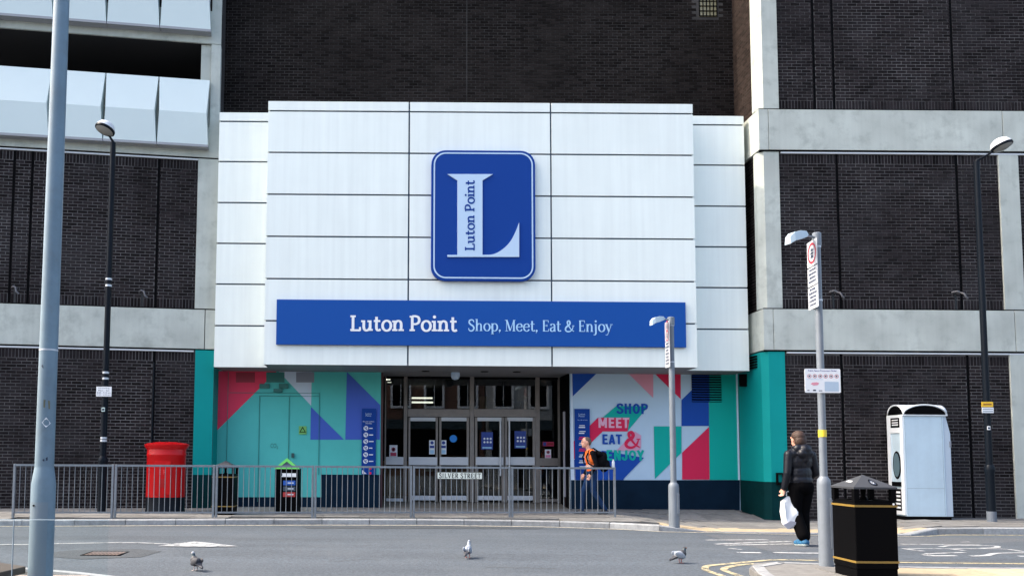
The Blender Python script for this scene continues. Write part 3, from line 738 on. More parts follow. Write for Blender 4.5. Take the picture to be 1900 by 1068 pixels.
srow = [CZ1]+[Z(448, y, Y_S) for y in (225.5, 300, 376, 451.5, 527, 604)]+[CZ0]
for s0, s1 in ((SX0, CX0-.004), (CX1+.004, SX1)):
    for r in range(7):
        z1 = srow[r]-(g if r else 0); z0 = srow[r+1]+(g if r < 6 else 0)
        ctr.part('panel', box(s0, s1, Y_S, Y_S+.03, z0, z1), M_WHITE, bevel=0.004, under=cb)
    ctr.part('canopy_roof', box(s0, s1, Y_S+.034, Y_M-.005, CZ1-.018, CZ1), M_SOFF, under=cb)
for s0, s1 in ((SX0, SX0+.02), (SX1-.02, SX1)):
    for r in range(7): ctr.part('panel', box(s0, s1, Y_S+.032, Y_M-.03, srow[r+1]+(g if r < 6 else 0), srow[r]-(g if r else 0)), M_WHITE, under=cb)
# dome camera and downlights under the soffit
p = P(845, 691, Y_D-1.1)
ctr.part('security_camera', MB().lathe((p.x, p.y, CZ0-.16), [(.03,-.02),(.08,.0),(.105,.05),(.11,.1),(.11,.159)]), M_PALE, smooth=True, under=cb)
for px in (790, 960, 900): 
    q = X(px, 690, 19.4); ctr.part('downlight', MB().lathe((q, 19.5, CZ0-.012), [(.09, 0), (.1, .011)]), M_BLACK, under=cb)
# pigeon-proofing spikes on the canopy edges are the ragged line on top of the panels
sp = MB()
for a0, a1 in ((0.06, 0.5), (2.6, 4.8), (6.6, 7.2)):
    x = a0
    while x < a1:
        for dx in (-.02, 0, .02): sp.tube([(CX0+x, Y_C+.25, CZ1), (CX0+x+dx, Y_C+.25+random.uniform(-.03,.03), CZ1+.09)], .003, 4)
        x += .06
ctr.part('bird_spikes', sp, mat('spike rust', (0.16, 0.09, 0.06), 0.7), under=cb, kind='stuff')
# ---- door recess
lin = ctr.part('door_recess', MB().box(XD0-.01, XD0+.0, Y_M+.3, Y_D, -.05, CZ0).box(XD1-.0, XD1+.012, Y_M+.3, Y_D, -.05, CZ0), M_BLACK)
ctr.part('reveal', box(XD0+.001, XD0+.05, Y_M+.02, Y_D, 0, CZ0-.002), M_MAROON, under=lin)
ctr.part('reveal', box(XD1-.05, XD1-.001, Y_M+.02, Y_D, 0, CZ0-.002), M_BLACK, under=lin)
grid(XD0, XD1, 2, Y_M-.02, Y_D+.12, 2, lambda x, y: 0.0+0.085*(y-Y_M+.02)/1.15).build('entrance_ramp', mat('entrance mat', (0.16, 0.14, 0.11), 0.9, var=0.2, scale=20), kind='structure')
dz0 = 0.085
_a, _b = P(709, 701.5, Y_D), P(1046, 696, Y_D)
ent = ctr.part('door_frame', box(_a.x, _b.x, Y_D-.045, Y_D+.06, _a.z, CZ0-.003), M_BLACK)
def fb(name, x0, x1, y0, y1, m=M_ALU, ya=-.05, yb=.06, under=ent):
    a, b = P(x0, y1, Y_D), P(x1, y0, Y_D); return ctr.part(name, box(a.x, b.x, Y_D+ya, Y_D+yb, max(a.z, dz0), b.z), m, bevel=.004, under=under)
for x0, x1 in ((712.5, 717), (748, 756), (871.5, 879.5), (994, 1000.5), (1036, 1042)): fb('mullion', x0, x1, 698, 935)
for x0, x1 in ((756.2, 871.3), (879.7, 993.8)): fb('transom', x0, x1, 759, 772.5, ya=-.06)
def pane(x0, x1, y0, y1, yb=0.0):
    a, b = P(x0, y1, Y_D), P(x1, y0, Y_D); return ctr.part('pane', box(a.x, b.x, Y_D+yb, Y_D+yb+.008, max(a.z, dz0+.01), b.z), M_GLASS, under=ent)
pane(756, 871.5, 701, 759); pane(879.5, 994, 701, 759)
pane(717, 748, 701, 848); pane(717, 748, 862, 924); pane(1000.5, 1036, 701, 849); pane(1000.5, 1036, 864, 925)
fb('push_panel', 716, 748.5, 847, 861.5, M_ALUL); fb('bottom_rail', 716, 748, 924, 929, M_ALUL)
fb('push_panel', 1001, 1037, 849.5, 863.5, M_ALU); fb('bottom_rail', 1001, 1036, 925, 930, M_ALU)
def leaf(x0, x1, handle=None):
    sm_ = MB()
    for u0, u1 in ((x0, x0+4.4), (x1-4.4, x1)):
        a, b = P(u0, 933, Y_D), P(u1, 774, Y_D); sm_.box(a.x, b.x, Y_D-.04, Y_D+.05, dz0+.004, b.z)
    dr = ctr.part('door', sm_, M_ALU, bevel=.004)
    fb('top_rail', x0+4.5, x1-4.5, 774, 780.5, M_ALUL, under=dr, ya=-.035); fb('push_panel', x0+1.5, x1-1.5, 847.5, 862, M_ALUL, under=dr, ya=-.06); fb('bottom_rail', x0+4.5, x1-4.5, 919, 927, M_ALUL, under=dr, ya=-.035)
    a, b = P(x0+4, 847, Y_D), P(x1-4, 780, Y_D); ctr.part('pane', box(a.x, b.x, Y_D+.0, Y_D+.008, a.z, b.z), M_GLASS, under=dr)
    a, b = P(x0+4, 919, Y_D), P(x1-4, 862, Y_D); ctr.part('pane', box(a.x, b.x, Y_D+.0, Y_D+.008, a.z, b.z), M_GLASS, under=dr)
    if handle:
        p0, p1 = P(handle, 860, Y_D), P(handle, 778, Y_D)
        ctr.part('handle', MB().tube([(p0.x, Y_D-.12, p0.z-.3), (p0.x, Y_D-.12, p1.z)], .022, 10).box(p0.x-.012, p0.x+.012, Y_D-.12, Y_D-.04, p0.z+.3, p0.z+.33), M_ALUL, smooth=True, under=dr)
    return dr
leaf(757, 812.5); leaf(814.5, 870); leaf(881, 935, 927.5); leaf(936.5, 993, 944)
# notices stuck on the glass
def notice(x0, x1, y0, y1, m, label, name='notice', extra=()):
    a, b = P(x0, y1, Y_D-.07), P(x1, y0, Y_D-.07)
    t = Thing(name, label, 'notice', (a.x, Y_D-.01, a.z))
    t.part('sheet', box(a.x, b.x, Y_D-.008, Y_D-.001, a.z, b.z), m)
    W_, H_ = b.x-a.x, b.z-a.z
    for (u0, u1, v0, v1, mm, kind) in extra:
        if kind == 'r': t.part('print', MB().sheet([(a.x+u0*W_, Y_D-.011, a.z+v0*H_),(a.x+u1*W_, Y_D-.011, a.z+v0*H_),(a.x+u1*W_, Y_D-.011, a.z+v1*H_),(a.x+u0*W_, Y_D-.011, a.z+v1*H_)]), mm)
        else:
            rr = (u1-u0)/2*W_; cx = a.x+(u0+u1)/2*W_; cz = a.z+v0*H_
            t.part('print', MB().sheet([(cx+rr*math.cos(k*math.pi/8), Y_D-.012, cz+rr*math.sin(k*math.pi/8)) for k in range(16)]), mm)
    return t
M_NB = mat('notice blue', srgb(30, 60, 140), 0.4); M_NR = mat('notice red', srgb(170, 40, 80), 0.4); M_NW = mat('notice white', srgb(215, 220, 228), 0.4)
M_NCY = mat('notice cyan', srgb(150, 195, 225), 0.4); M_NK = mat('notice dark', srgb(40, 50, 70), 0.4)
mand = [(.2,.8,.82,0,M_NB,'c'),(.1,.9,.44,.62,M_NB,'r'),(.15,.85,.05,.3,M_NCY,'r')]
notice(796.5, 807, 816, 842, M_NW, 'blue and white instruction notice on the left door leaf by its inner edge', extra=mand)
notice(818, 828.5, 816, 842, M_NW, 'blue and white instruction notice on the second door leaf beside a blue dot', extra=mand)
pv6 = [((.18+.27*i), (.36+.27*i), (.62-.2*j), 0, M_NW, 'c') for i in range(3) for j in range(2)]+[(.1,.9,.06,.14,M_NCY,'r')]
notice(893.5, 915, 801, 833, M_NB, 'blue poster with six white icons on the third door leaf', name='poster', extra=pv6)
notice(955.5, 977, 799, 831, M_NB, 'blue poster with six white icons on the rightmost door leaf', name='poster', extra=pv6)
notice(722.5, 737.5, 825, 846.5, M_NW, 'white no smoking notice with red foot on the narrow left sidelight', extra=[(.25,.75,.62,0,M_NR,'c'),(.34,.66,.62,0,M_NW,'c'),(.12,.88,.05,.36,M_NR,'r')])
notice(1008, 1028.5, 819, 827, M_NR, 'small red and blue notice high on the narrow right sidelight', extra=[(.04,.3,.1,.9,M_NB,'r'),(.4,.95,.3,.75,mat('notice dark red', srgb(130,20,30), .4),'r')])
notice(1012, 1023.5, 833, 849, M_NW, 'white and pink no smoking notice low on the narrow right sidelight', extra=[(.25,.75,.68,0,M_NR,'c'),(.34,.66,.68,0,M_NW,'c'),(.1,.9,.06,.36,mat('notice pink', srgb(215,130,165), .4),'r')])
p = P(841.5, 813, Y_D-.07)
MB().add([(p.x+.095*math.cos(k*math.pi/12), Y_D-.004, p.z+.095*math.sin(k*math.pi/12)) for k in range(24)]+[(p.x+.095*math.cos(k*math.pi/12), Y_D-.001, p.z+.095*math.sin(k*math.pi/12)) for k in range(24)],
  [tuple(range(24))]+[(k, (k+1) % 24, (k+1) % 24+24, k+24) for k in range(24)]).build('sticker', mat('dot blue', srgb(25, 130, 215), 0.4), label='round bright blue dot sticker on the second door leaf', cat='sticker')
# lobby behind the glass
lx0, lx1, ly = XD0-.3, XD1+.3, Y_D+9
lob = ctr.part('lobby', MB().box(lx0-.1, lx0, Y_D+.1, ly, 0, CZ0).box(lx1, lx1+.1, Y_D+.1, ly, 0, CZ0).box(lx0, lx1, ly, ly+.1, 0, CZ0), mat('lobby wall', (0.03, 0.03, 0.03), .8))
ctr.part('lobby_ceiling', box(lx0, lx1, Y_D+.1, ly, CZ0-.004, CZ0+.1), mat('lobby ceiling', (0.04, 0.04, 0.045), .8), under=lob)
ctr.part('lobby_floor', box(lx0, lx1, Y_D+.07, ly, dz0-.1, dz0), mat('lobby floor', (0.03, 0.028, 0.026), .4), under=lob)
E1 = emis('strip lamp', (1, .93, .78, 1), 0.8)
for k in range(5):
    a = P(716.5+2.4*k, 703.5+4.6*k, Y_D+.5+k*1.1); ctr.part('lobby_lamp', box(a.x, a.x+.11, a.y, a.y+.08, a.z-.012, a.z+.014), E1, under=lob)
for k in range(2):
    a = P(764, 739+k*8, Y_D+3.2-k*.6); ctr.part('lobby_lamp', box(a.x, a.x+.62, a.y, a.y+.1, a.z, a.z+.045), E1, under=lob)
a = P(890, 757, Y_D+2.5); b = P(903, 735, Y_D+2.5); ctr.part('lobby_panel', box(a.x, b.x, Y_D+2.5, Y_D+2.54, a.z, b.z), mat('cream panel', (0.55, 0.48, 0.25), .6), under=lob)
for _c in ((lx0+.3, lx0+1.5, Y_D+3, Y_D+3.6, dz0, 1.1), (lx0+2.2, lx0+3.2, Y_D+5, Y_D+5.6, dz0, 1.3)): ctr.part('lobby_counter', box(*_c), mat('lobby timber', (0.22, 0.10, 0.03), .5), under=lob)
# slim advertising pillar by the right reveal
a, b = P(1046.5, 921, Y_M+.35), P(1055.5, 763, Y_M+.35)
t = Thing('banner_stand', 'slim white and navy banner stand against the dark right door reveal', 'banner', (a.x, Y_M+.4, 0))
t.part('board', box(a.x, b.x-.01, Y_M+.33, Y_M+.42, a.z, b.z), mat('stand grey', (0.34, 0.33, 0.37), .4), bevel=.006)
t.part('post', box(a.x+.04, a.x+.07, Y_M+.36, Y_M+.39, 0.02, a.z), M_MAROON)
t.part('print', box(a.x+.03, b.x-.04, Y_M+.326, Y_M+.3295, a.z+.75, a.z+1.15), M_NAVY)
BK.make(300)
# ================================================================== RIGHT BUILDING
rb = Thing('brick_building', 'dark brick building with concrete bands and teal painted corner right of the entrance', 'building', (X(1650, 900, Y_R), Y_R, -.1))
RB = Bricks()
RX0 = X(1417, 610, Y_R-.08); RXE = 19.0; RTOP = 16.0
ZB = [(Z(1440, 648.5, Y_R-.08), Z(1440, 573, Y_R-.08)), (Z(1440, 277.5, Y_R-.08), Z(1440, 203, Y_R-.08))]
core = rb.part('wall', MB().box(RX0+.1, RXE, Y_R, Y_R+.3, -.4, RTOP).box(RX0+.1, RX0+.4, Y_R+.3, Y_M+1.0, -.4, RTOP), M_MORT)
def chamfer_col(name, x0, x1, z0, z1, ch, m, yf=Y_R-.045, yback=Y_R+.2, under=None, xin=0.0):
    poly = [(x0, yf+ch), (x0+ch*.8, yf), (x1, yf), (x1, Y_R-.001), (x0+.1001+.02, Y_R-.001), (x0+.12, yback), (x0, yback)]
    return rb.part(name, MB().prism(poly, z0, z1), m, under=under)
for i, (z0, z1) in enumerate(ZB):
    # concrete band: jointed lengths, returning round the corner to the recess
    xs = [RX0, X(1426, 240, Y_R-.08), X(1861, 245, Y_R-.08) if i else X(1884, 610, Y_R-.08), RXE]
    bd = rb.part('concrete_band', MB().box(RX0, xs[1]-.008, Y_R-.08, Y_M-.05, z0, z1), M_CONC)
    for a, b in zip(xs[1:], xs[2:]): rb.part('concrete_length', box(a+.008, b-.008, Y_R-.08, Y_R-.002, z0, z1), M_CONC, bevel=.006, under=bd)
    rb.part('joint', box(RX0+.02, RXE, Y_R-.06, Y_R-.003, z0-.035, z0-.0005), M_BLACK, under=bd); rb.part('joint', box(RX0+.02, RXE, Y_R-.06, Y_R-.003, z1+.0005, z1+.028), M_BLACK, under=bd)
    rb.part('flashing', box(X(1447 if i else 1458, 280 if i else 652, Y_R), RXE, Y_R-.052, Y_R-.012, z0-.075, z0-.04), M_FLASH, under=bd)
zl = [ZB[0][1]+.028, ZB[1][0]-.035, ZB[1][1]+.028]
cl1 = X(1447, 430, Y_R); cl2 = X(1441, 100, Y_R); clt = X(1458, 800, Y_R)
chamfer_col('concrete_column', RX0-.0, cl1, zl[0], zl[1], .14, M_CONC, yback=Y_R+.25)
chamfer_col('concrete_column', RX0-.0, cl2, zl[2], RTOP, .17, M_CONC, yback=Y_R+.25)
ztd = Z(1400, 893, Y_R); ztt = ZB[0][0]-.036
chamfer_col('painted_corner', RX0-.0, clt, ztd, ztt, .14, M_TEAL, yback=Y_M-.01)
chamfer_col('painted_base', RX0-.004, clt+.004, -.3, ztd-.001, .14, M_TEALD, yback=Y_M-.01)
c2a, c2b = X(1856, 430, Y_R), X(1893, 430, Y_R); c3a, c3b = X(1877, 800, Y_R), X(1920, 800, Y_R)
rb.part('concrete_column', box(c2a, c2b, Y_R-.045, Y_R-.001, zl[0], zl[1]), M_CONC, bevel=.008)
rb.part('concrete_column', box(c3a, c3b, Y_R-.045, Y_R-.001, -.3, ztt), M_CONC, bevel=.008)
oR = Vector((0, Y_R, 0))
sl = lambda *pxs: [(X(px, py, Y_R)-.028, X(px, py, Y_R)+.028) for px, py in pxs]
RB.panel(core, oR, EX, clt+.01, c3a-.012, -.25, ztt-.075, M_BRICK, soldier_top=True, slots=sl((1800, 800), (1565, 800)))
RB.panel(core, oR, EX, c3b+.01, 17, -.25, ztt-.075, M_BRICK, soldier_top=True)
RB.panel(core, oR, EX, cl1+.012, c2a-.012, zl[0], zl[1]-.045, M_BRICK, soldier_top=True, soldier_bot=True, slots=sl((1556, 430), (1779, 430)))
RB.panel(core, oR, EX, c2b+.012, 17, zl[0], zl[1]-.045, M_BRICK, soldier_top=True, soldier_bot=True)
RB.panel(core, oR, EX, cl2+.012, 17, zl[2], zl[2]+3.2, M_BRICK, soldier_bot=True, slots=sl((1509, 100), (1545, 100), (1766, 100)))
EYn = Vector((0, -1, 0))
retw = rb.part('return_wall', box(RX0+.06, RX0+.099, Y_R+.25, Y_M-.01, zl[0], RTOP), M_MORTD)
RB.panel(retw, Vector((RX0+.06, Y_M, 0)), EYn, 0.0, Y_M-Y_R-.26, zl[2], RTOP, M_BRICKSUN)
RB.panel(retw, Vector((RX0+.06, Y_M, 0)), EYn, 0.0, Y_M-Y_R-.26, zl[0], zl[1], M_BRICKD)
# slot liners and rain outlets
for (px, py, za, zb) in ((1800,800,-.2,ztt-.3),(1565,800,-.2,ztt-.3),(1556,430,zl[0],zl[1]-.25),(1779,430,zl[0],zl[1]-.25),(1509,100,zl[2],zl[2]+3.2),(1545,100,zl[2],zl[2]+3.2),(1766,100,zl[2],zl[2]+3.2)):
    x = X(px, py, Y_R); rb.part('movement_joint', box(x-.034, x+.034, Y_R-.0015, Y_R+.01, za, zb+.26), M_BLACK, under=core)
M_STAIN = mat('tar stain', (0.008, 0.008, 0.009), .5)
def outlet(t, f, under):
    """curled overflow spout; f(u, w, z) maps wall coordinates"""
    m = MB(); m.tube([f(0,0,.1), f(0,.1,.1), f(.02,.2,.06), f(.05,.22,-.02), f(.1,.2,-.06)], .02, 8); m.tube([f(-.12,.0,.12), f(-.06,.1,.13), f(0,.1,.1)], .022, 8)
    t.part('overflow_spout', m, mat('lead spout', (0.12, 0.12, 0.13), .5), smooth=True, under=under)
    st = MB(); pts = [f(-.1,.014,.16), f(-.03,.014,.14), f(-.02,.014,-.3), f(-.06,.014,-.3), f(-.075,.014,0)]
    st.sheet(pts); t.part('stain', st, M_STAIN, under=under)
for px, py in ((1549, 551), (1776, 552)):
    p = P(px, py, Y_R); outlet(rb, lambda u, w, z, p=p: Vector((p.x+u, Y_R-w, p.z+z)), core)
a, b = P(1391, 684, 19.1), P(1412, 655, 18.75)
for k in range(5): rb.part('louvre_slat', box(RX0-.035, RX0-.002, 18.78, 19.3, Z(1400, 682-k*5, 19)-.02, Z(1400, 682-k*5, 19)+.012), M_BLACK, under=core)
# small wall-mounted bracket near the woman
a, b = P(1440, 897, Y_R-.05), P(1453.5, 878, Y_R-.05)
br = MB().box(a.x, b.x, Y_R-.12, Y_R-.05, b.z-.02, b.z+.02).box(a.x, b.x, Y_R-.12, Y_R-.05, a.z-.02, a.z+.02).box(a.x, a.x+.025, Y_R-.12, Y_R-.05, a.z+.02, b.z-.02).box(b.x-.025, b.x, Y_R-.12, Y_R-.05, a.z+.02, b.z-.02)
rb.part('wall_bracket', br, M_BLACK)
q = P(1373, 705, 19.4); rb.part('lamp_bracket', box(RX0-.16, RX0-.001, 19.36, 19.44, q.z-.15, q.z+.15), M_BLACK, under=core)
rb.part('end_wall', box(RXE-.3, RXE-.001, Y_R+.3, Y_M+8, -.4, RTOP), M_MORT)
RB.make(300)

# ================================================================== LEFT CAR PARK BUILDING
LA = R_(8.1); LDU = Vector((math.cos(LA), math.sin(LA), 0)); LDN = Vector((LDU.y, -LDU.x, 0))
LH = Vector((X(395.5, 750, 19.3), 19.3, 0))
def LW(px, py, w=0.0):
    d = ray(px, py); o0 = LH+LDN*w; t = (o0-CAM).dot(LDN)/d.dot(LDN); p = CAM+d*t
    return ((p-LH).dot(LDU), p.z)
def LF(u, w, z): return LH+LDU*u+LDN*w+Vector((0, 0, z))
def lbox(u0, u1, w0, w1, z0, z1, m=None):
    m = m or MB(); vs = [LF(u, w, z) for z in (z0, z1) for (u, w) in ((u0, w1), (u1, w1), (u1, w0), (u0, w0))]
    return m.add(vs, [(0,3,2,1),(4,5,6,7),(0,1,5,4),(1,2,6,5),(2,3,7,6),(3,0,4,7)])
lbt = Thing('car_park_building', 'dark brick car park with concrete bands and folded white panels left of the entrance', 'building', LH)
LB = Bricks(); ULE = -10.0
zmb0, zmb1 = LW(380, 647, .06)[1], LW(380, 574.5, .06)[1]         # mid band
zub0, zub1 = LW(365, 291, .06)[1], LW(380, 262, .06)[1]+.35        # upper band
zpb, zpt = LW(385, 268, .3)[1], LW(388, 144.5, .3)[1]              # folded panels
zb20, zb21 = LW(390, 81, .06)[1], LW(390, 50, .06)[1]+.4
zq0 = LW(390, 54, .3)[1]
uc0 = LW(365, 430)[0]; UCR = 0.0
core = lbt.part('wall', lbox(ULE, 0, -.3, 0, -.4, zub1-.05), M_MORT)
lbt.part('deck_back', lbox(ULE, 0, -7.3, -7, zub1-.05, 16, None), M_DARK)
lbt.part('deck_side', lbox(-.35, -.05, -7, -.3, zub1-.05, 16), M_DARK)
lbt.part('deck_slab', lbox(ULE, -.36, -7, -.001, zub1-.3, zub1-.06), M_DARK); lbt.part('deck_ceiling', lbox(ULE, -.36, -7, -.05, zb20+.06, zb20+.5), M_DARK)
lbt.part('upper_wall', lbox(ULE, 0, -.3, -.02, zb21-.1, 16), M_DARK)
bdm = lbt.part('concrete_band', lbox(ULE, uc0+.24, 0, .06, zmb0, zmb1), M_CONC, bevel=.006)
lbt.part('concrete_length', lbox(uc0+.26, 0, 0, .06, zmb0, zmb1), M_CONC, bevel=.006, under=bdm)
bdu = lbt.part('concrete_band', lbox(ULE, 0, 0, .06, zub0, zub1), M_CONC, bevel=.006)
lbt.part('parapet', lbox(ULE, -.36, -.18, -.02, zub1-.06, zpt-.06), M_CONC)
bdt = lbt.part('concrete_band', lbox(ULE, 0, 0, .06, zb20, zb21), M_CONC, bevel=.006)
for z, b in ((zmb0-.03, bdm), (zmb1+.0, bdm), (zub0-.03, bdu)): lbt.part('joint', lbox(ULE, 0, 0.001, .035, z+.0005, z+.0295), M_BLACK, under=b)
for z, b, ue in ((zmb0-.075, bdm, uc0), (zub0-.075, bdu, uc0)): lbt.part('flashing', lbox(ULE, ue, .012, .045, z, z+.035), M_FLASH, under=b)
lbt.part('concrete_column', lbox(uc0, 0, 0, .045, zmb1+.03, zub0-.03), M_CONC, bevel=.008)
uj = LW(373, 110)[0]; uk = LW(392, 110)[0]
lbt.part('concrete_column', lbox(uk, 0, -.25, .045, zub1+.001, zb20-.001), M_CONC, bevel=.008)
lbt.part('concrete_column', lbox(uj, uk-.004, -.35, -.02, zub1+.001, zb20-.001), M_CONC, bevel=.008)
lbt.part('concrete_column', lbox(uk, 0, -.25, .045, zb21+.001, 16), M_CONC, bevel=.008)
ut0 = LW(360.5, 750)[0]; zd = LW(375, 880)[1]
lbt.part('painted_corner', lbox(ut0, 0, 0, .05, zd, zmb0-.031), M_TEAL); lbt.part('painted_base', lbox(ut0-.004, 0, 0, .054, -.3, zd-.001), M_TEALD)
a = LF(-.1, .05, 0); lbt.part('painted_return', MB().prism([(a.x, a.y+.1), (LF(0,.05,0).x, LF(0,.05,0).y), (XL-.001, LH.y), (XL-.001, Y_M+.1), (a.x, Y_M+.1)], zd, zmb0-.031), M_TEAL)
lbt.part('painted_return', MB().prism([(a.x, a.y+.1), (LF(0,.05,0).x, LF(0,.05,0).y), (XL-.001, LH.y), (XL-.001, Y_M+.1), (a.x, Y_M+.1)], -.3, zd-.001), M_TEALD)
lbt.part('end_wall', MB().prism([(XL-.34, LH.y+.35), (XL-.02, LH.y+.02), (XL-.02, Y_M+1), (XL-.34, Y_M+1)], zmb0-.03, 16), M_MORTD)
lsl = lambda *pp: [(LW(x, y)[0]-.028, LW(x, y)[0]+.028) for x, y in pp]
s_low = [(283, 780)]; s_up = [(22, 430), (56, 430), (292, 430)]
LB.panel(core, LH, LDU, ULE, ut0-.012, -.25, zmb0-.08, M_BRICK, soldier_top=True, slots=lsl(*s_low))
LB.panel(core, LH, LDU, ULE, uc0-.012, zmb1+.03, zub0-.08, M_BRICK, soldier_top=True, soldier_bot=True, slots=lsl(*s_up))
for (x, y), za, zb in [(q, -.2, zmb0-.3) for q in s_low]+[(q, zmb1+.03, zub0-.3) for q in s_up]:
    u = LW(x, y)[0]; lbt.part('movement_joint', lbox(u-.034, u+.034, -.01, .0015, za, zb+.24), M_BLACK, under=core)
for px, py in ((32, 543), (268, 550)):
    u, z = LW(px, py); outlet(lbt, lambda a, w, zz, u=u, z=z: LF(u+a, w, z+zz), core)
# rain pipe beside the post box
u = LW(283, 780)[0]; lbt.part('rain_pipe', MB().tube([LF(u, .04, 0), LF(u, .04, zmb0-.35)], .022, 8), M_BLKP, smooth=True)
# folded white panels
M_FOLD = mat('folded panel', (0.65, 0.74, 0.73), 0.35, var=0.02, scale=1)
def folded(ua, ub, z0, z1, zc, name='folded_panel'):
    wi = (ub-ua); e = .055
    rowsv = [(z1, .16, 0.012), (zc, .36, e), (z0, .28, 0.012)]
    vs = []
    for z, w, ins in rowsv: vs += [LF(ua+ins, w, z), LF(ub-ins, w, z), LF(ub-ins, .07, z), LF(ua+ins, .07, z)]
    fs = []
    for i in range(2):
        o = i*4
        for k in range(4): fs.append((o+k, o+(k+1) % 4, o+4+(k+1) % 4, o+4+k))
    fs += [(0, 1, 2, 3), (8, 9, 10, 11)]
    pnl = lbt.part(name, MB().add(vs, fs), M_FOLD); 
    lbt.part('sill', lbox(ua+.006, ub-.006, .06, .285, z0-.06, z0-.003), mat('panel sill', (0.30, 0.31, 0.33), .5), under=pnl)
edges = [LW(388, 200, .3)[0], LW(292, 190, .3)[0], LW(192.5, 185, .3)[0], LW(92.5, 180, .3)[0]]; wdt = (edges[0]-edges[3])/3
edges += [edges[3]-wdt*k for k in (1, 2)]
zc1 = LW(385, 209, .4)[1]
for a, b in zip(edges, edges[1:]): folded(b, a, zpb, zpt, zc1)
zc2 = zq0+(zc1-zpb); 
for a, b in zip(edges, edges[1:]): folded(b, a, zq0, zq0+(zpt-zpb), zc2)
u, z = LW(361, 97, -3); lbt.part('deck_lamp', MB().lathe(LF(u-.05, -2.4, z-.1), [(.02,0),(.05,.03),(.05,.07)]), mat('lamp glass', (.5,.5,.55), .3), smooth=True)
LB.make(300)

# ================================================================== SIGNS ON THE CANOPY
sa, sb = P(799.5, 520.5, Y_C-.1), P(992.5, 280.5, Y_C-.1)
lg = Thing('logo_sign', 'tall rounded blue sign with large pale letter L on the white canopy', 'sign', (sa.x, Y_C-.02, sa.z))
rr = roundrect(sa.x, sb.x, sa.z, sb.z, .33)
lg.part('board', MB().prism(rr, Y_C-.12, Y_C-.001, 'y'), M_BLUE, bevel=.006)
pxm = (sb.x-sa.x)/193.0
def inset(k): return roundrect(sa.x+k*pxm, sb.x-k*pxm, sa.z+k*pxm, sb.z-k*pxm, .33-k*pxm*.9)
lg.part('outline', ringsheet(inset(4.2), inset(6.8), Y_C-.125), M_PALE)
def lp_(px, py): q = P(px, py, Y_C-.12); return (q.x, q.z)
cv = [(895,473.2),(915,472),(932,463),(946,449),(956,431),(963,413)]
lpts = [(830,323.8),(914.4,323.8),(895,335.4)]+[(v.x, v.y) for v in catmull(cv, 5)]+[(963,477),(830,477),(830,473.2),(848.5,473.2),(848.5,335.4)]
lg.part('letter', MB().prism([lp_(*q) for q in lpts], Y_C-.15, Y_C-.1201, 'y'), M_PALE)
pl, w_ = lettering('Luton Point', .17, .13, .085, .12)
b0, b1 = lp_(880, 466), lp_(880, 335)
sc = (b1[1]-b0[1])/w_; 
lg.part('lettering', lay(pl, lambda u, v, d: (b0[0]-v*17.5*pxm, Y_C-.151-d, b0[1]+u*sc)), M_BLUE)
ba, bb = P(512, 638.5, Y_C-.08), P(1272, 560.5, Y_C-.08)
bn = Thing('banner_sign', 'long blue shop name banner across the bottom of the white canopy', 'sign', (ba.x, Y_C-.02, ba.z))
bn.part('board', box(ba.x, bb.x, Y_C-.08, Y_C-.003, ba.z, bb.z), M_BLUE2, bevel=.004)
def bl(px, py): q = P(px, py, Y_C-.09); return q.x, q.z
x0, z0 = bl(649, 613); x1, z1 = bl(849, 586); k = (x1-x0)/w_
bn.part('lettering', lay(pl, lambda u, v, d: (x0+u*k, Y_C-.083-d, z0+v*(z1-z0)*1.0)), M_PWHITE)
pl2, w2 = lettering('Shop, Meet, Eat & Enjoy', .155, .055, .06, .045)
x02, z02 = bl(868, 613.5); x12, z12 = bl(1136, 594.5); k2 = (x12-x02)/w2
bn.part('lettering', lay(pl2, lambda u, v, d: (x02+u*k2, Y_C-.083-d, z02+v*(z12-z02))), M_SKYB)
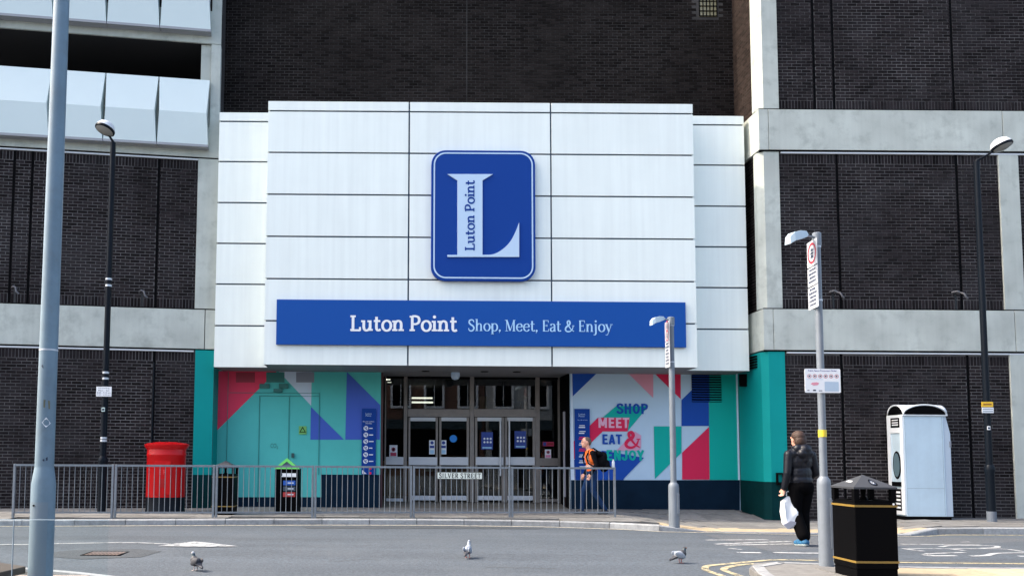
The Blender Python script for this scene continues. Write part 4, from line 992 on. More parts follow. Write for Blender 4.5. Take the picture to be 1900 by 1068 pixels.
# information boards beside the doors
def info(px0, px1, py0, py1, label, left):
    a, b = P(px0, py1, Y_M-.04), P(px1, py0, Y_M-.04); W_ = b.x-a.x; H_ = b.z-a.z
    t = Thing('information_board', label, 'sign', (a.x, Y_M-.02, a.z))
    t.part('board', box(a.x, b.x, Y_M-.05, Y_M-.024, a.z, b.z), M_BLUE, bevel=.003); y = Y_M-.054
    T = lambda s, u0, u1, v0, v1, m=M_NW, bold=.0: t.part('lettering', textmesh(s, a.x+u0*W_, a.x+u1*W_, a.z+v0*H_, a.z+v1*H_, y, bold), m)
    T('Luton', .26, .68, .91, .935, M_PALE); T('Point', .27, .66, .88, .905, M_PALE)
    if left:
        T('For your comfort', .08, .86, .79, .81, M_NW, .02); T('and safety', .26, .72, .762, .782, M_NW, .02)
        for i, s in enumerate(('No litter', 'No cycling', 'No dogs', 'No music', 'No balls', 'No alcohol')):
            cz = a.z+(.70-i*.1)*H_; cx = a.x+.29*W_; r = .17*W_
            t.part('icon', MB().sheet([(cx+r*math.cos(k*math.pi/8), y, cz+r*math.sin(k*math.pi/8)) for k in range(16)]), M_NW)
            g2 = MB()
            for dx, dz in ((-.35, .1), (.1, -.35), (.25, .3)): g2.sheet([(cx+r*(dx+.3*c), y-.002, cz+r*(dz+.25*s2)) for c, s2 in ((-.7,-1),(.7,-.5),(.7,1),(-.7,.6))])
            ang = .75; g2.sheet([(cx+r*(-.95*ang-.06), y-.003, cz+r*(.95*ang-.06)), (cx+r*(.95*ang-.06), y-.003, cz-r*(.95*ang+.06)), (cx+r*(.95*ang+.06), y-.003, cz-r*(.95*ang-.06)), (cx+r*(-.95*ang+.06), y-.003, cz+r*(.95*ang+.06))])
            t.part('icon_mark', g2, M_BLUE)
            t.part('print', box(a.x+.52*W_, a.x+(.76+.04*(i % 3))*W_, y-.001, y, cz-.012, cz+.012), M_NW)
        t.part('print', MB().sheet([(a.x+.06*W_, y, a.z+.01*H_), (a.x+.38*W_, y, a.z+.01*H_), (a.x+.06*W_, y, a.z+.07*H_)]), M_NW)
        for q in ((.62, .09), (.62, .02)): t.part('print', MB().sheet([(a.x+(q[0]+.09*math.cos(k*math.pi/6))*W_, y-.001, a.z+q[1]*H_+.09*W_*math.sin(k*math.pi/6)) for k in range(12)]), M_MCRIM)
    else:
        T('For life of love', .2, .84, .83, .845, M_PALE)
        for i in range(8):
            v = .75-i*.085; m = M_NW if i not in (2, 4) else M_MCRIM
            t.part('print', box(a.x+.3*W_, a.x+(.66+.05*(i % 2))*W_, y-.001, y, a.z+v*H_, a.z+(v+.012)*H_), m); t.part('print', box(a.x+.26*W_, a.x+(.68-.05*(i % 2))*W_, y-.001, y, a.z+(v-.028)*H_, a.z+(v-.012)*H_), m)
info(670.5, 698, 757.5, 879.5, 'narrow blue board with round white prohibition icons left of the doors', True)
info(1067, 1094, 758, 885.5, 'narrow blue board with white text lines behind the walking man', False)

# ================================================================== STREET FURNITURE
def lamp_small(name, label, base, top_z, plate_rot, plates, rb_=.08, rs_=.043, hb_=1.0):
    """four metre grey sign post with a small lantern arm and stacked sign plates"""
    bx, by, bz = base
    t = Thing(name, label, 'lamp post', base); H = top_z-bz
    t.part('base_section', MB().tube([(bx,by,bz-.05),(bx,by,bz+hb_-.04),(bx,by,bz+hb_+.02),(bx,by,bz+hb_+.06)], [rb_,rb_*.97,rb_*.9,rs_*1.03], 18), M_POLEL, smooth=True)
    t.part('shaft', MB().tube([(bx,by,bz+hb_+.05),(bx,by,top_z-.13)], [rs_,rs_*.96], 16), M_POLEL, smooth=True)
    t.part('cap', MB().tube([(bx,by,top_z-.16),(bx,by,top_z-.01),(bx,by,top_z)], [rs_*1.2,rs_*1.2,rs_], 16), M_POLEL, smooth=True)
    t.part('door', box(bx+rb_*.3, bx+rb_*.75, by-rb_*1.02, by-rb_*.6, bz+.2, bz+hb_*.8), M_POLEL, bevel=.006)
    hd = Vector((-1, -.35, 0)).normalized(); sd = Vector((-hd.y, hd.x, 0)); o = Vector((bx, by, top_z-.06))
    t.part('arm', MB().tube([o, o+hd*.18+Vector((0,0,.01))], .014, 8), M_POLEL, smooth=True)
    vs = []; prof = [(.14,.015,.03,.02),(.2,.055,.055,-.02),(.3,.07,.05,-.06),(.4,.068,.02,-.09),(.46,.05,-.04,-.13)]
    for dx, w, zu, zd_ in prof:
        c = o+hd*dx
        vs += [c+sd*w+Vector((0,0,zd_)), c+sd*w*.75+Vector((0,0,zu)), c-sd*w*.75+Vector((0,0,zu)), c-sd*w+Vector((0,0,zd_))]
    fs = [(0,1,2,3), (16,17,18,19)]
    for i in range(4):
        for k in range(4): fs.append((i*4+k, i*4+(k+1) % 4, i*4+4+(k+1) % 4, i*4+4+k))
    ln = t.part('lantern', MB().add(vs, fs), mat('lantern shell', (0.42, 0.52, 0.58), .35), bevel=.01)
    lens = [c2-Vector((0,0,.004)) for c2 in (vs[4]*.9+vs[7]*.1, vs[7]*.9+vs[4]*.1, vs[15]*.9+vs[12]*.1, vs[12]*.9+vs[15]*.1)]
    t.part('lens', MB().sheet(lens), mat('lens', (.6,.62,.6), .2), under=ln)
    pd = Vector((math.cos(plate_rot), math.sin(plate_rot), 0)); pn = Vector((pd.y, -pd.x, 0))
    for (z0, z1, kind) in plates:
        f = lambda u, v, d, z0=z0, z1=z1: Vector((bx, by, 0))+pn*(rs_+.012+d)+pd*(u-.5)*.31+Vector((0,0,z0+v*(z1-z0)))
        pm = MB().add([f(u, v, d) for d in (0, .006) for u, v in ((0,0),(1,0),(1,1),(0,1))], [(0,1,2,3),(4,5,6,7),(0,1,5,4),(1,2,6,5),(2,3,7,6),(3,0,4,7)])
        pt = t.part('sign_plate', pm, mat('sign sheet', (.50,.52,.55), .5))
        asp = .31/(z1-z0)
        if kind == 'circle' or kind == 'two':
            cs = [.5] if kind == 'circle' else [.76, .26]
            for cv_ in cs:
                r = .42 if kind == 'circle' else .33
                ring = MB(); n = 20
                a_ = [f(.5+r*math.cos(2*math.pi*k/n), cv_+r*asp*math.sin(2*math.pi*k/n), .009) for k in range(n)]; b_ = [f(.5+r*.8*math.cos(2*math.pi*k/n), cv_+r*.8*asp*math.sin(2*math.pi*k/n), .009) for k in range(n)]
                ring.add(a_+b_, [(k, (k+1) % n, (k+1) % n+n, k+n) for k in range(n)]); t.part('print', ring, mat('sign red', srgb(190, 30, 50), .4), under=pt)
                g2 = MB()
                for (u, v, w, h) in ((0, .32, .28, .2), (0, .0, .36, .16), (0, -.3, .3, .22)): g2.sheet([f(.5+(u+a*w)*r, cv_+(v+b*h)*r*asp, .0095) for a, b in ((-1,-.6),(1,-.6),(.8,.6),(-.8,.6))])
                t.part('print', g2, M_NK, under=pt)
        if kind in ('text4', 'text5', 'text7'):
            n = int(kind[4]); g2 = MB()
            for i in range(n):
                v = 1-(i+.9)/(n+.8); wv = .3+.08*((i*7) % 2)
                k = .5-wv
                while k < .5+wv-.05:
                    wd = random.uniform(.05, .12); g2.sheet([f(k, v, .009), f(min(k+wd, .5+wv), v, .009), f(min(k+wd, .5+wv), v+.45/(n+.8), .009), f(k, v+.45/(n+.8), .009)]); k += wd+.03
            t.part('print', g2, mat('sign text grey', srgb(50, 60, 85), .5), under=pt)
    for z in (plates[0][1]-.08, plates[-1][0]+.1): t.part('band', MB().tube([(bx,by,z-.012),(bx,by,z+.012)], rs_*1.06, 16), M_ALUL, smooth=True)
    return t
bR = G(1533, 1047.5, 0.0); yR = bR.y
zz = lambda py, y, px=1520: Z(px, py, y)
tR = lamp_small('sign_lamp_post', 'light grey sign lamp post standing beside the large black litter bin', (bR.x, yR, 0), zz(432, yR), R_(-97),
    [(zz(493,yR), zz(446,yR), 'circle'), (zz(529,yR), zz(495,yR), 'text4'), (zz(572,yR), zz(531,yR), 'text5')])
a, b = P(1493.5, 728, yR-.06), P(1558.5, 684, yR-.06)
pt = tR.part('order_plate', MB().prism(roundrect(a.x, b.x, a.z, b.z, .015), yR-.066, yR-.06, 'y'), M_PWHITE)
W_, H_ = b.x-a.x, b.z-a.z; y = yR-.0675
tR.part('lettering', textmesh('Public Space Protection Order', a.x+.1*W_, a.x+.9*W_, a.z+.87*H_, a.z+.95*H_, y, .01), mat('sign ink blue', srgb(60, 60, 140), .5), under=pt)
for i in range(6):
    cx, cz, r = a.x+(.13+i*.152)*W_, a.z+.69*H_, .055*W_; n = 18
    for q0, q1, m in ((1, .78, mat('sign red', srgb(190, 30, 50), .4)), (.42, 0.05, M_NK)):
        rg = MB(); rg.add([(cx+r*q0*math.cos(2*math.pi*k/n), y, cz+r*q0*math.sin(2*math.pi*k/n)) for k in range(n)]+[(cx+r*q1*math.cos(2*math.pi*k/n), y, cz+r*q1*math.sin(2*math.pi*k/n)) for k in range(n)], [(k, (k+1) % n, (k+1) % n+n, k+n) for k in range(n)])
        tR.part('print', rg, m, under=pt)
mp_ = MB().sheet([(a.x+u*W_, y, a.z+v*H_) for u, v in ((.16,.36),(.24,.3),(.36,.32),(.4,.4),(.33,.44),(.2,.42))]); tR.part('print', mp_, mat('map pink', srgb(225, 150, 165), .5), under=pt)
tR.part('print', MB().sheet([(a.x+u*W_, y, a.z+v*H_) for u, v in ((.55,.06),(.94,.06),(.94,.46),(.55,.46))]), mat('map grey', srgb(178, 196, 212), .5), under=pt)
for u0, v0, u1, v1 in ((.05,.55,.5,.56),(.06,.08,.12,.11),(.22,.07,.3,.13),(.38,.07,.48,.1)): tR.part('print', MB().sheet([(a.x+u0*W_,y-.001,a.z+v0*H_),(a.x+u1*W_,y-.001,a.z+v0*H_),(a.x+u1*W_,y-.001,a.z+v1*H_),(a.x+u0*W_,y-.001,a.z+v1*H_)]), M_NCY if u0 < .06 and v0 > .5 else M_NK, under=pt)
z0, z1 = Z(1526, 810, yR), Z(1526, 797, yR); tR.part('sticker', MB().tube([(bR.x,yR,z0),(bR.x,yR,z1)], .0475, 16), mat('sticker yellow', srgb(225, 200, 60), .4), smooth=True)
bM = G(1251, 972.5, 0.0)
lamp_small('sign_lamp_post', 'slim light grey sign lamp post at the far kerb in front of the colourful mural', (bM.x, bM.y, 0), Z(1240, 588, bM.y), R_(-93),
    [(Z(1240,632,bM.y), Z(1240,596,bM.y), 'two'), (Z(1240,681,bM.y), Z(1240,633,bM.y), 'text7')], .1, .056, .74)
# big near pole
yN = 6.9; pN = P(81, 900, yN); nx = pN.x
t = Thing('street_light_column', 'large blue grey steel lamp column in the left foreground', 'lamp post', (nx, yN, 0))
def zN(py): return Z(90, py, yN)
t.part('shaft', MB().tube([(nx,yN,zN(868)),(nx,yN,zN(600)),(nx,yN,zN(0)),(nx,yN,7.5)], [.077,.0745,.0655,.055], 28), M_POLE, smooth=True)
t.part('base_section', MB().tube([(nx,yN,0),(nx,yN,zN(1000)),(nx,yN,zN(898)),(nx,yN,zN(884)),(nx,yN,zN(881)),(nx,yN,zN(866))], [.1,.099,.098,.09,.088,.0775], 28), M_POLE, smooth=True)
dcur = MB(); vs = []
for zq in (zN(1068), zN(930)):
    for k in range(9):
        an = R_(-140+k*12); vs.append((nx+.1015*math.cos(an), yN+.1015*math.sin(an), zq))
t.part('door', dcur.add(vs, [(k, k+1, k+10, k+9) for k in range(8)]), mat('column door', (0.17, 0.225, 0.265), .45), smooth=True)
t.part('strap', MB().tube([(nx,yN,zN(651)),(nx,yN,zN(648))], .0768, 28), M_ALUL, smooth=True)
t.part('lock', MB().tube([(nx-.035,yN-.094,zN(936)),(nx-.035,yN-.104,zN(936))], .008, 10), M_BLACK)
def sticker(pxc, pyc, pts, m, nm='sticker'):
    q = []
    for px, py in pts:
        u = P(px, py, yN).x-nx; r = .0775; u = max(-r*.98, min(r*.98, u)); q.append((nx+u, yN-math.sqrt(r*r-u*u)-.0015, zN(py)))
    t.part(nm, MB().sheet(q), m)
sticker(0,0,[(85,784),(92.5,774),(98.5,785),(92,793)], M_PWHITE); sticker(0,0,[(88.5,742),(98,744),(98,759),(88,756)], mat('torn sticker', (0.13,0.13,0.08), .7)); sticker(0,0,[(84,681),(86,677),(88,685)], M_NK)
sticker(0,0,[(86,852),(94,847),(94,853),(87,855)], M_NK)
# tall dark lamp columns on the far pavement
def lamp_tall(label, px_top, py_top, base, head_dir, head_px):
    bx, by, bz = base
    t = Thing('street_lamp', label, 'street lamp', base)
    tz = Z(px_top, py_top, by); k = bz+1.15
    t.part('base_section', MB().tube([(bx,by,bz-.03),(bx,by,k-.12),(bx,by,k-.06),(bx,by,k),(bx,by,k+.06)], [.088,.086,.1,.1,.07], 18), M_BLKP, smooth=True)
    t.part('shaft', MB().tube([(bx,by,k),(bx,by,tz)], [.066,.058], 16), M_BLKP, smooth=True)
    hc = P(head_px[0], head_px[1], by-.15)
    t.part('arm', MB().tube([(bx,by,tz-.08),(bx,by,tz+.02),((bx*.45+hc.x*.55),by-.07,(tz*.45+hc.z*.55)-.04),(hc.x,hc.y,hc.z-.06)], [.03,.03,.022,.022], 10), M_BLKP, smooth=True)
    tl = Matrix.Rotation(R_(16)*head_dir, 3, 'Y') @ Matrix.Rotation(R_(-14), 3, 'X')
    hd = t.part('lantern', MB().lathe(hc, [(.195,-.07),(.21,-.05),(.2,.0),(.16,.07),(.09,.115),(.02,.13)], 28, tilt=tl), mat('lantern white', (.62,.64,.67), .35), smooth=True)
    t.part('rim', MB().lathe(hc, [(.2,-.1),(.216,-.085),(.216,-.048),(.2,-.05)], 28, tilt=tl), M_BLKP, smooth=True, under=hd)
    t.part('lens', MB().lathe(hc, [(.05,-.145),(.13,-.13),(.19,-.1)], 28, tilt=tl), mat('lens grey', (.35,.34,.31), .25), smooth=True, under=hd)
    return t
bA = G(188, 951, 0.0)
tA = lamp_tall('black street lamp with white dome head left of the red post box', 206, 265, (bA.x, bA.y, 0), 1, (197, 236))
def plate(t, by, px0, px1, py0, py1, m, lines, ink, font=True):
    a, b = P(px0, py1, by-.08), P(px1, py0, by-.08); o = t.part('sign_plate', box(a.x, b.x, by-.09, by-.082, a.z, b.z), m, bevel=.002)
    H_ = (b.z-a.z)/(len(lines)+.4)
    for i, s in enumerate(lines):
        zc = b.z-(i+.7)*H_; hw = (b.x-a.x)*(.44 if len(s) > 10 else .36); cx = (a.x+b.x)/2
        if font: t.part('lettering', textmesh(s, cx-hw, cx+hw, zc-H_*.33, zc+H_*.33, by-.092), ink, under=o)
        else: t.part('print', box(cx-hw, cx+hw, by-.0925, by-.091, zc-H_*.16, zc+H_*.16), ink, under=o)
plate(tA, bA.y, 178.5, 207.5, 717, 735, M_PWHITE, ['No loading', 'Mon - Sat', '8.00 - 9.15 am', '5.00 - 6.00 pm'], mat('sign ink', srgb(60, 66, 85), .5))
plate(tA, bA.y, 188.5, 195, 755.5, 763, mat('small plate', srgb(190, 210, 205), .5), ['1'], M_NK)
for py in (518, 530, 691, 702, 812, 817):
    z = Z(200, py, bA.y); tA.part('band', MB().tube([(bA.x,bA.y,z-.022),(bA.x,bA.y,z+.022)], .0685, 16), M_ALUL, smooth=True)
bB = P(1840, 959, 17.45); bB.z = -.05
tB = lamp_tall('black street lamp with angled arm and white dome head beside the cash machine kiosk', 1806, 300, (bB.x, bB.y, -.05), -1, (1856, 267))
plate(tB, bB.y, 1821, 1842, 745, 754.5, mat('plate yellow', srgb(232, 185, 40), .4), ['xx'], mat('ink brown', srgb(140, 80, 20), .5), False)
plate(tB, bB.y, 1822, 1843, 755.5, 765.5, M_PWHITE, ['xxxxxxxxxxx', 'xxxxxxxxxxxx'], mat('ink grey', srgb(120, 135, 150), .5), False)
plate(tB, bB.y, 1831.5, 1837, 790, 797, M_PWHITE, ['1'], M_NK)
z0 = bB.z; tB.part('foot_sleeve', MB().tube([(bB.x,bB.y,-.05),(bB.x,bB.y,.17)], .092, 16), mat('sleeve grey', (.12,.14,.17), .6), smooth=True)

# post box
pb = G(308, 951, 0.0); pby = pb.y+.3; c = Vector((X(307.5, 900, pby), pby, 0))
t = Thing('post_box', 'wide oval red pillar post box with black base on the pavement', 'post box', c)
s_ = F_PX/(pby*1.0); bw = 71.5/2/s_; dy = .62
zb_, zt_ = Z(308, 921, pby), Z(308, 830, pby)
t.part('plinth', MB().lathe(c, [(bw*1.02,0),(bw*1.02,.05),(bw*.985,.07),(bw*.985,zb_)], 40, sy=dy), M_BLKP, smooth=True)
t.part('body', MB().lathe(c, [(bw,zb_),(bw,zt_-.18),(bw*1.02,zt_-.17),(bw*1.02,zt_-.14),(bw,zt_-.13),(bw,zt_)], 40, sy=dy), M_RED, smooth=True)
t.part('cap', MB().lathe(c, [(bw*1.03,zt_-.03),(bw*1.08,zt_+.0),(bw*1.15,zt_+.05),(bw*1.15,zt_+.075),(bw*.95,zt_+.1),(bw*.5,zt_+.125),(.02,zt_+.13)], 40, sy=dy), M_RED, smooth=True)
yb = c.y-bw*dy-.001
t.part('door', box(c.x-.17, c.x+.17, c.y-bw*dy-.004, c.y-bw*dy*.8, zb_+.06, zt_-.3), M_RED, bevel=.004)
t.part('crest', textmesh('E R', c.x-.075, c.x+.075, zb_+.5, zb_+.6, c.y-bw*dy-.008), mat('red relief', srgb(225, 70, 70), .3))
t.part('notice_frame', box(c.x-.06, c.x+.06, c.y-bw*dy-.012, c.y-bw*dy-.0045, zb_+.22, zb_+.4), mat('red dark', srgb(170, 10, 16), .3), bevel=.003)

# litter bins
def bin_(name, label, cx, cy, cz, a, H, roof, roofm, bands=True, post=True, group=None):
    t = Thing(name, label, 'litter bin', (cx, cy, cz), group); h = a/2
    zb1, zb2 = cz+H*.735, cz+H*.865
    t.part('plinth', box(cx-h*.96, cx+h*.96, cy-h*.96, cy+h*.96, cz, cz+H*.09), M_BIN, bevel=.004)
    body = t.part('body', box(cx-h, cx+h, cy-h, cy+h, cz+H*.09, zb1), M_BIN, bevel=.012)
    if bands:
        for z in (cz+H*.15, cz+H*.69): t.part('gold_band', MB().box(cx-h-.004, cx+h+.004, cy-h-.004, cy+h+.004, z, z+.022), M_GOLD)
    t.part('rim', MB().box(cx-h+.01, cx+h-.01, cy-h+.01, cy-h+.05, zb1, zb1+.02).box(cx-h+.01, cx+h-.01, cy+h-.05, cy+h-.01, zb1, zb1+.02).box(cx-h+.01, cx-h+.05, cy-h+.05, cy+h-.05, zb1, zb1+.02).box(cx+h-.05, cx+h-.01, cy-h+.05, cy+h-.05, zb1, zb1+.02), M_BIN)
    for ix in (-1, 1):
        for iy in (-1, 1):
            x, y = cx+ix*(h-.028), cy+iy*(h-.028); t.part('corner_post', box(x-.026, x+.026, y-.026, y+.026, zb1+.001, zb2), M_BIN)
    if post: t.part('ashtray_post', MB().tube([(cx,cy,zb1),(cx,cy,zb1+.06),(cx,cy,zb2)], [.06,.022,.03], 10), M_BIN)
    t.part('tray', box(cx-h+.05, cx+h-.05, cy-h+.05, cy+h-.05, zb1-.03, zb1+.005), mat('bin tray', (.16,.17,.18), .6))
    o = .006
    rf = t.part('roof', MB().add([(cx-h-o,cy-h-o,zb2),(cx+h+o,cy-h-o,zb2),(cx+h+o,cy+h+o,zb2),(cx-h-o,cy+h+o,zb2),(cx-h-o,cy-h-o,zb2+.02),(cx+h+o,cy-h-o,zb2+.02),(cx+h+o,cy+h+o,zb2+.02),(cx-h-o,cy+h+o,zb2+.02),(cx,cy,cz+H)],
        [(0,3,2,1),(0,1,5,4),(1,2,6,5),(2,3,7,6),(3,0,4,7),(4,5,8),(5,6,8),(6,7,8),(7,4,8)]), roofm)
    return t, rf, (h+o, zb2+.02, cz+H)
nb = G(1590, 1073, 0.0); aN = .455
cxN, cyN = nb.x+aN/2, nb.y+aN/2
HN = Z(1609, 880, cyN)
tb, rf, (hh, ze, zt2) = bin_('litter_bin', 'large black litter bin with grey pyramid roof and gold bands in the right foreground', cxN, cyN, 0, aN, HN, None, M_BINR)
# emblem on the front roof slope and a sticker on the left slope
def slope_pt(u, v, side):
    """u along the eave -1..1, v 0 eave..1 apex"""
    e = Vector((cxN+u*hh*(1-v), cyN-hh*(1-v), ze+(zt2-ze)*v)) if side == 'f' else Vector((cxN-hh*(1-v), cyN+u*hh*(1-v), ze+(zt2-ze)*v))
    nrm = Vector((0,-(zt2-ze),hh)).normalized() if side == 'f' else Vector((-(zt2-ze),0,hh)).normalized()
    return e+nrm*.0025
for q0, q1, m in ((.2, .155, M_BLACK), (.075, .05, M_NW), (.14, .105, M_NK)):
    n = 24; rg = MB()
    rg.add([slope_pt(.1+q*1.15*math.cos(2*math.pi*k/n), .36+q*1.25*math.sin(2*math.pi*k/n), 'f') for q in (q0, q1) for k in range(n)], [(k, (k+1) % n, (k+1) % n+n, k+n) for k in range(n)]); tb.part('emblem', rg, m, under=rf)
tb.part('sticker', MB().sheet([slope_pt(u, v, 'l') for u, v in ((-.25,.36),(.5,.36),(.5,.46),(-.25,.46))]), M_PWHITE, under=rf)
tb.part('stud', MB().tube([(cxN+.19,cyN-aN/2-.004,HN*.72),(cxN+.19,cyN-aN/2+.002,HN*.72)], .012, 10), M_PWHITE)
b1_ = G(418, 955, 0.0); s1 = F_PX/(b1_.y+.25); a1 = 40/s1
bin_('litter_bin', 'black litter bin with dark pyramid roof standing behind the guardrail beside the teal corner', X(418, 900, b1_.y+.25), b1_.y+.25, 0, a1, Z(418, 854, b1_.y+.25), None, mat('bin roof dark', (.035,.035,.042), .5))
b2_ = G(534, 952, 0.0); y2 = b2_.y+.25; x2 = X(534.5, 900, y2); a2 = 43/(F_PX/y2)
t = Thing('recycling_bin', 'black recycling bin with bright green triangular gable top', 'litter bin', (x2, y2, 0)); h = a2/2; zh = Z(534, 869, y2); zk = Z(534, 849, y2)
t.part('body', box(x2-h, x2+h, y2-h, y2+h, .0, zh-.0), M_BIN, bevel=.015)
t.part('gable', MB().prism([(x2-h*1.0, zh), (x2+h*1.0, zh), (x2, zk-.05)], y2-h+.02, y2+h-.02, 'y'), mat('gable grey', (.12,.15,.25), .4))
M_LIME = mat('lime green', srgb(120, 225, 110), .4)
lm = MB(); f0, f1 = y2-h-.01, y2-h+.05
lm.add([(x2-h*1.1,f,zh) for f in (f0,)]+[(x2+h*1.1,f0,zh),(x2,f0,zk),(x2-h*.62,f0,zh+.04),(x2+h*.62,f0,zh+.04),(x2,f0,zk-.075)]+[(x2-h*1.1,f1,zh),(x2+h*1.1,f1,zh),(x2,f1,zk),(x2-h*.62,f1,zh+.04),(x2+h*.62,f1,zh+.04),(x2,f1,zk-.075)],
    [(0,1,4,3),(1,2,5,4),(2,0,3,5),(6,9,10,7),(7,10,11,8),(8,11,9,6),(0,6,7,1),(1,7,8,2),(2,8,6,0),(3,4,10,9),(4,5,11,10),(5,3,9,11)])
t.part('green_trim', lm, M_LIME)
t.part('slot', box(x2-h*.55, x2+h*.8, y2-h-.006, y2-h-.0005, zh-.17, zh-.09), M_PWHITE)
t.part('aperture', MB().tube([(x2-h*.6,y2-h-.008,zh-.12),(x2-h*.6,y2-h-.002,zh-.12)], .06, 16), M_BLACK)
for k, m in enumerate((mat('label blue', srgb(30, 90, 180), .4), mat('label grey', srgb(60, 75, 90), .4), mat('label red', srgb(180, 60, 60), .4))):
    z = zh-.3-k*.125; o = t.part('label', box(x2-h*.28, x2+h*.75, y2-h-.005, y2-h-.0005, z-.05, z+.05), m); t.part('print', box(x2+h*.1, x2+h*.6, y2-h-.008, y2-h-.0055, z-.012, z+.012), M_NW, under=o)

# guardrail panels
gy = G(765, 958, 0.0).y
posts = [24, 210, 398, 582, 765, 948, 1141]
descr = ['leftmost', 'second', 'third', 'fourth', 'fifth', 'rightmost']
def gpt(px): 
    p = G(px, 959.5-0.0008*px, 0.0); return p
PW = [gpt(p) for p in posts]
for i in range(6):
    a, b = PW[i].copy(), PW[i+1].copy(); d = (b-a); d.z = 0; L_ = d.length; d.normalize(); n = Vector((-d.y, d.x, 0))
    a += d*.03 if i else d*0; b -= d*.03 if i < 5 else d*0
    ht = 1.055
    t = Thing('guardrail_panel', descr[i]+' galvanised steel guardrail panel along the far kerb, counted from the left', 'guardrail', a, 'guardrail panels along the far kerb')
    for p in (a, b): t.part('post', MB().box(p.x-.022, p.x+.022, p.y-.022, p.y+.022, -.02, ht), M_GALV, bevel=.004)
    def rail(z, r): 
        q = a+d*.022; w = b-d*.022; vs = []
        for p in (q, w): vs += [(p-n*r)+Vector((0,0,z-r)), (p+n*r)+Vector((0,0,z-r)), (p+n*r)+Vector((0,0,z+r)), (p-n*r)+Vector((0,0,z+r))]
        return MB().add(vs, [(0,1,5,4),(1,2,6,5),(2,3,7,6),(3,0,4,7),(0,3,2,1),(4,5,6,7)])
    t.part('top_rail', rail(ht-.024, .02), M_GALV); t.part('bottom_rail', rail(.1, .016), M_GALV)
    N_ = 17; me = None
    for k in range(N_):
        p = a+(b-a)*((k+1)/(N_+1))
        if me is None:
            o = t.part('bar', MB().tube([(0,0,.1),(0,0,ht-.03)], .0068, 8), M_GALV, smooth=True); me = o.data
        else:
            o = bpy.data.objects.new('bar', me); COL.objects.link(o); o.parent = t.o; o.matrix_parent_inverse = t.inv
        o.location = (p.x, p.y, 0)
a, b = P(811, 888, gy-.06), P(895, 875.5, gy-.06)
t = Thing('street_name_sign', 'small cream street name plate fixed to the guardrail in front of the doors', 'sign', (a.x, gy-.05, a.z))
t.part('plate', MB().prism(roundrect(a.x, b.x, a.z, b.z, .02), gy-.075, gy-.055, 'y'), mat('name plate', srgb(222, 228, 218), .4))
pl, w_ = lettering('SILVER STREET', .17, .11, .05, .06, .12)
W_, H_ = b.x-a.x, b.z-a.z; t.part('lettering', lay(pl, lambda u, v, dd: (a.x+W_*(.04+.92*u/w_), gy-.0752-dd, a.z+H_*(.17+.66*v)), .002), M_BLACK)
t.part('plate_rim', ringsheet(roundrect(a.x, b.x, a.z, b.z, .02), roundrect(a.x+.008, b.x-.008, a.z+.008, b.z-.008, .016), gy-.0765), M_BLACK)

# cash machine kiosk
kY0 = 17.85; kz = pavz(X(1725, 959, kY0), kY0); ka, kb_ = P(1680, 960, kY0), P(1770, 800, kY0)
kx0, kx1 = X(1680, 870, kY0), X(1766.5, 870, kY0); kY1 = 18.42
ztp = Z(1700, 771, kY0); zap = Z(1700, 751, kY0)
t = Thing('cash_machine_kiosk', 'white cash machine kiosk with arched roof against the dark brick wall', 'kiosk', (kx0, kY0, kz))
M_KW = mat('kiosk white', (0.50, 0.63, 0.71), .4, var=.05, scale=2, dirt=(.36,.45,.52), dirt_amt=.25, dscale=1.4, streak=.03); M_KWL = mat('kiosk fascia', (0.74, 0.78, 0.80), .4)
xs1 = X(1755, 770, kY0); zsl = Z(1762, 804, kY0)
rx1 = kx1
t.part('plinth', box(kx0-.02, kx1-.03, kY0+.03, kY1, kz-.05, kz+.07), M_BLACK)
t.part('body', MB().prism([(kx0, kz+.07), (xs1-.06, kz+.07), (xs1-.06, ztp), (kx0, ztp)], kY0, kY1, 'y'), M_KW, bevel=.01)
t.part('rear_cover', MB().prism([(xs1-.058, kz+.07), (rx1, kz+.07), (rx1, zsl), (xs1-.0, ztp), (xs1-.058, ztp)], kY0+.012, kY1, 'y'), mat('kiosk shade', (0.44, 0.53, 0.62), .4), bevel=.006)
# roof: two crossing barrel vaults with dark tympana
rw0, rw1, ry0, ry1 = kx0-.03, xs1+.02, kY0-.03, kY1
n = 20; vs = []; fs = []; rh = zap-ztp
for j in range(n+1):
    for i in range(n+1):
        u, v = -1+2*i/n, -1+2*j/n
        zz2 = rh*max(math.sqrt(max(0, 1-u*u)), math.sqrt(max(0, 1-v*v)))
        vs.append((rw0+(rw1-rw0)*i/n, ry0+(ry1-ry0)*j/n, ztp+.02+zz2))
for j in range(n):
    for i in range(n): q = j*(n+1)+i; fs.append((q, q+1, q+n+2, q+n+1))
ro = t.part('roof', MB().add(vs, fs), M_KWL, smooth=True)
sm2 = ro.modifiers.new('thick', 'SOLIDIFY'); sm2.thickness = .03; sm2.offset = -1
t.part('eave', box(rw0, rw1, ry0, ry1, ztp+.0005, ztp+.03), M_KWL, bevel=.004)
def arc(cx, hw, z0, h, k=16): return [(cx+hw*math.cos(math.pi*q/k), z0+h*math.sin(math.pi*q/k)) for q in range(k+1)]
t.part('tympanum', MB().prism(arc((rw0+rw1)/2, (rw1-rw0)/2*.86, ztp+.031, rh*.78), kY0-.036, kY0+.02, 'y'), M_BIN)
t.part('tympanum', MB().prism(arc((ry0+ry1)/2, (ry1-ry0)/2*.8, ztp+.031, rh*.78), rw0-.006, rw0+.05, 'x'), M_BIN)
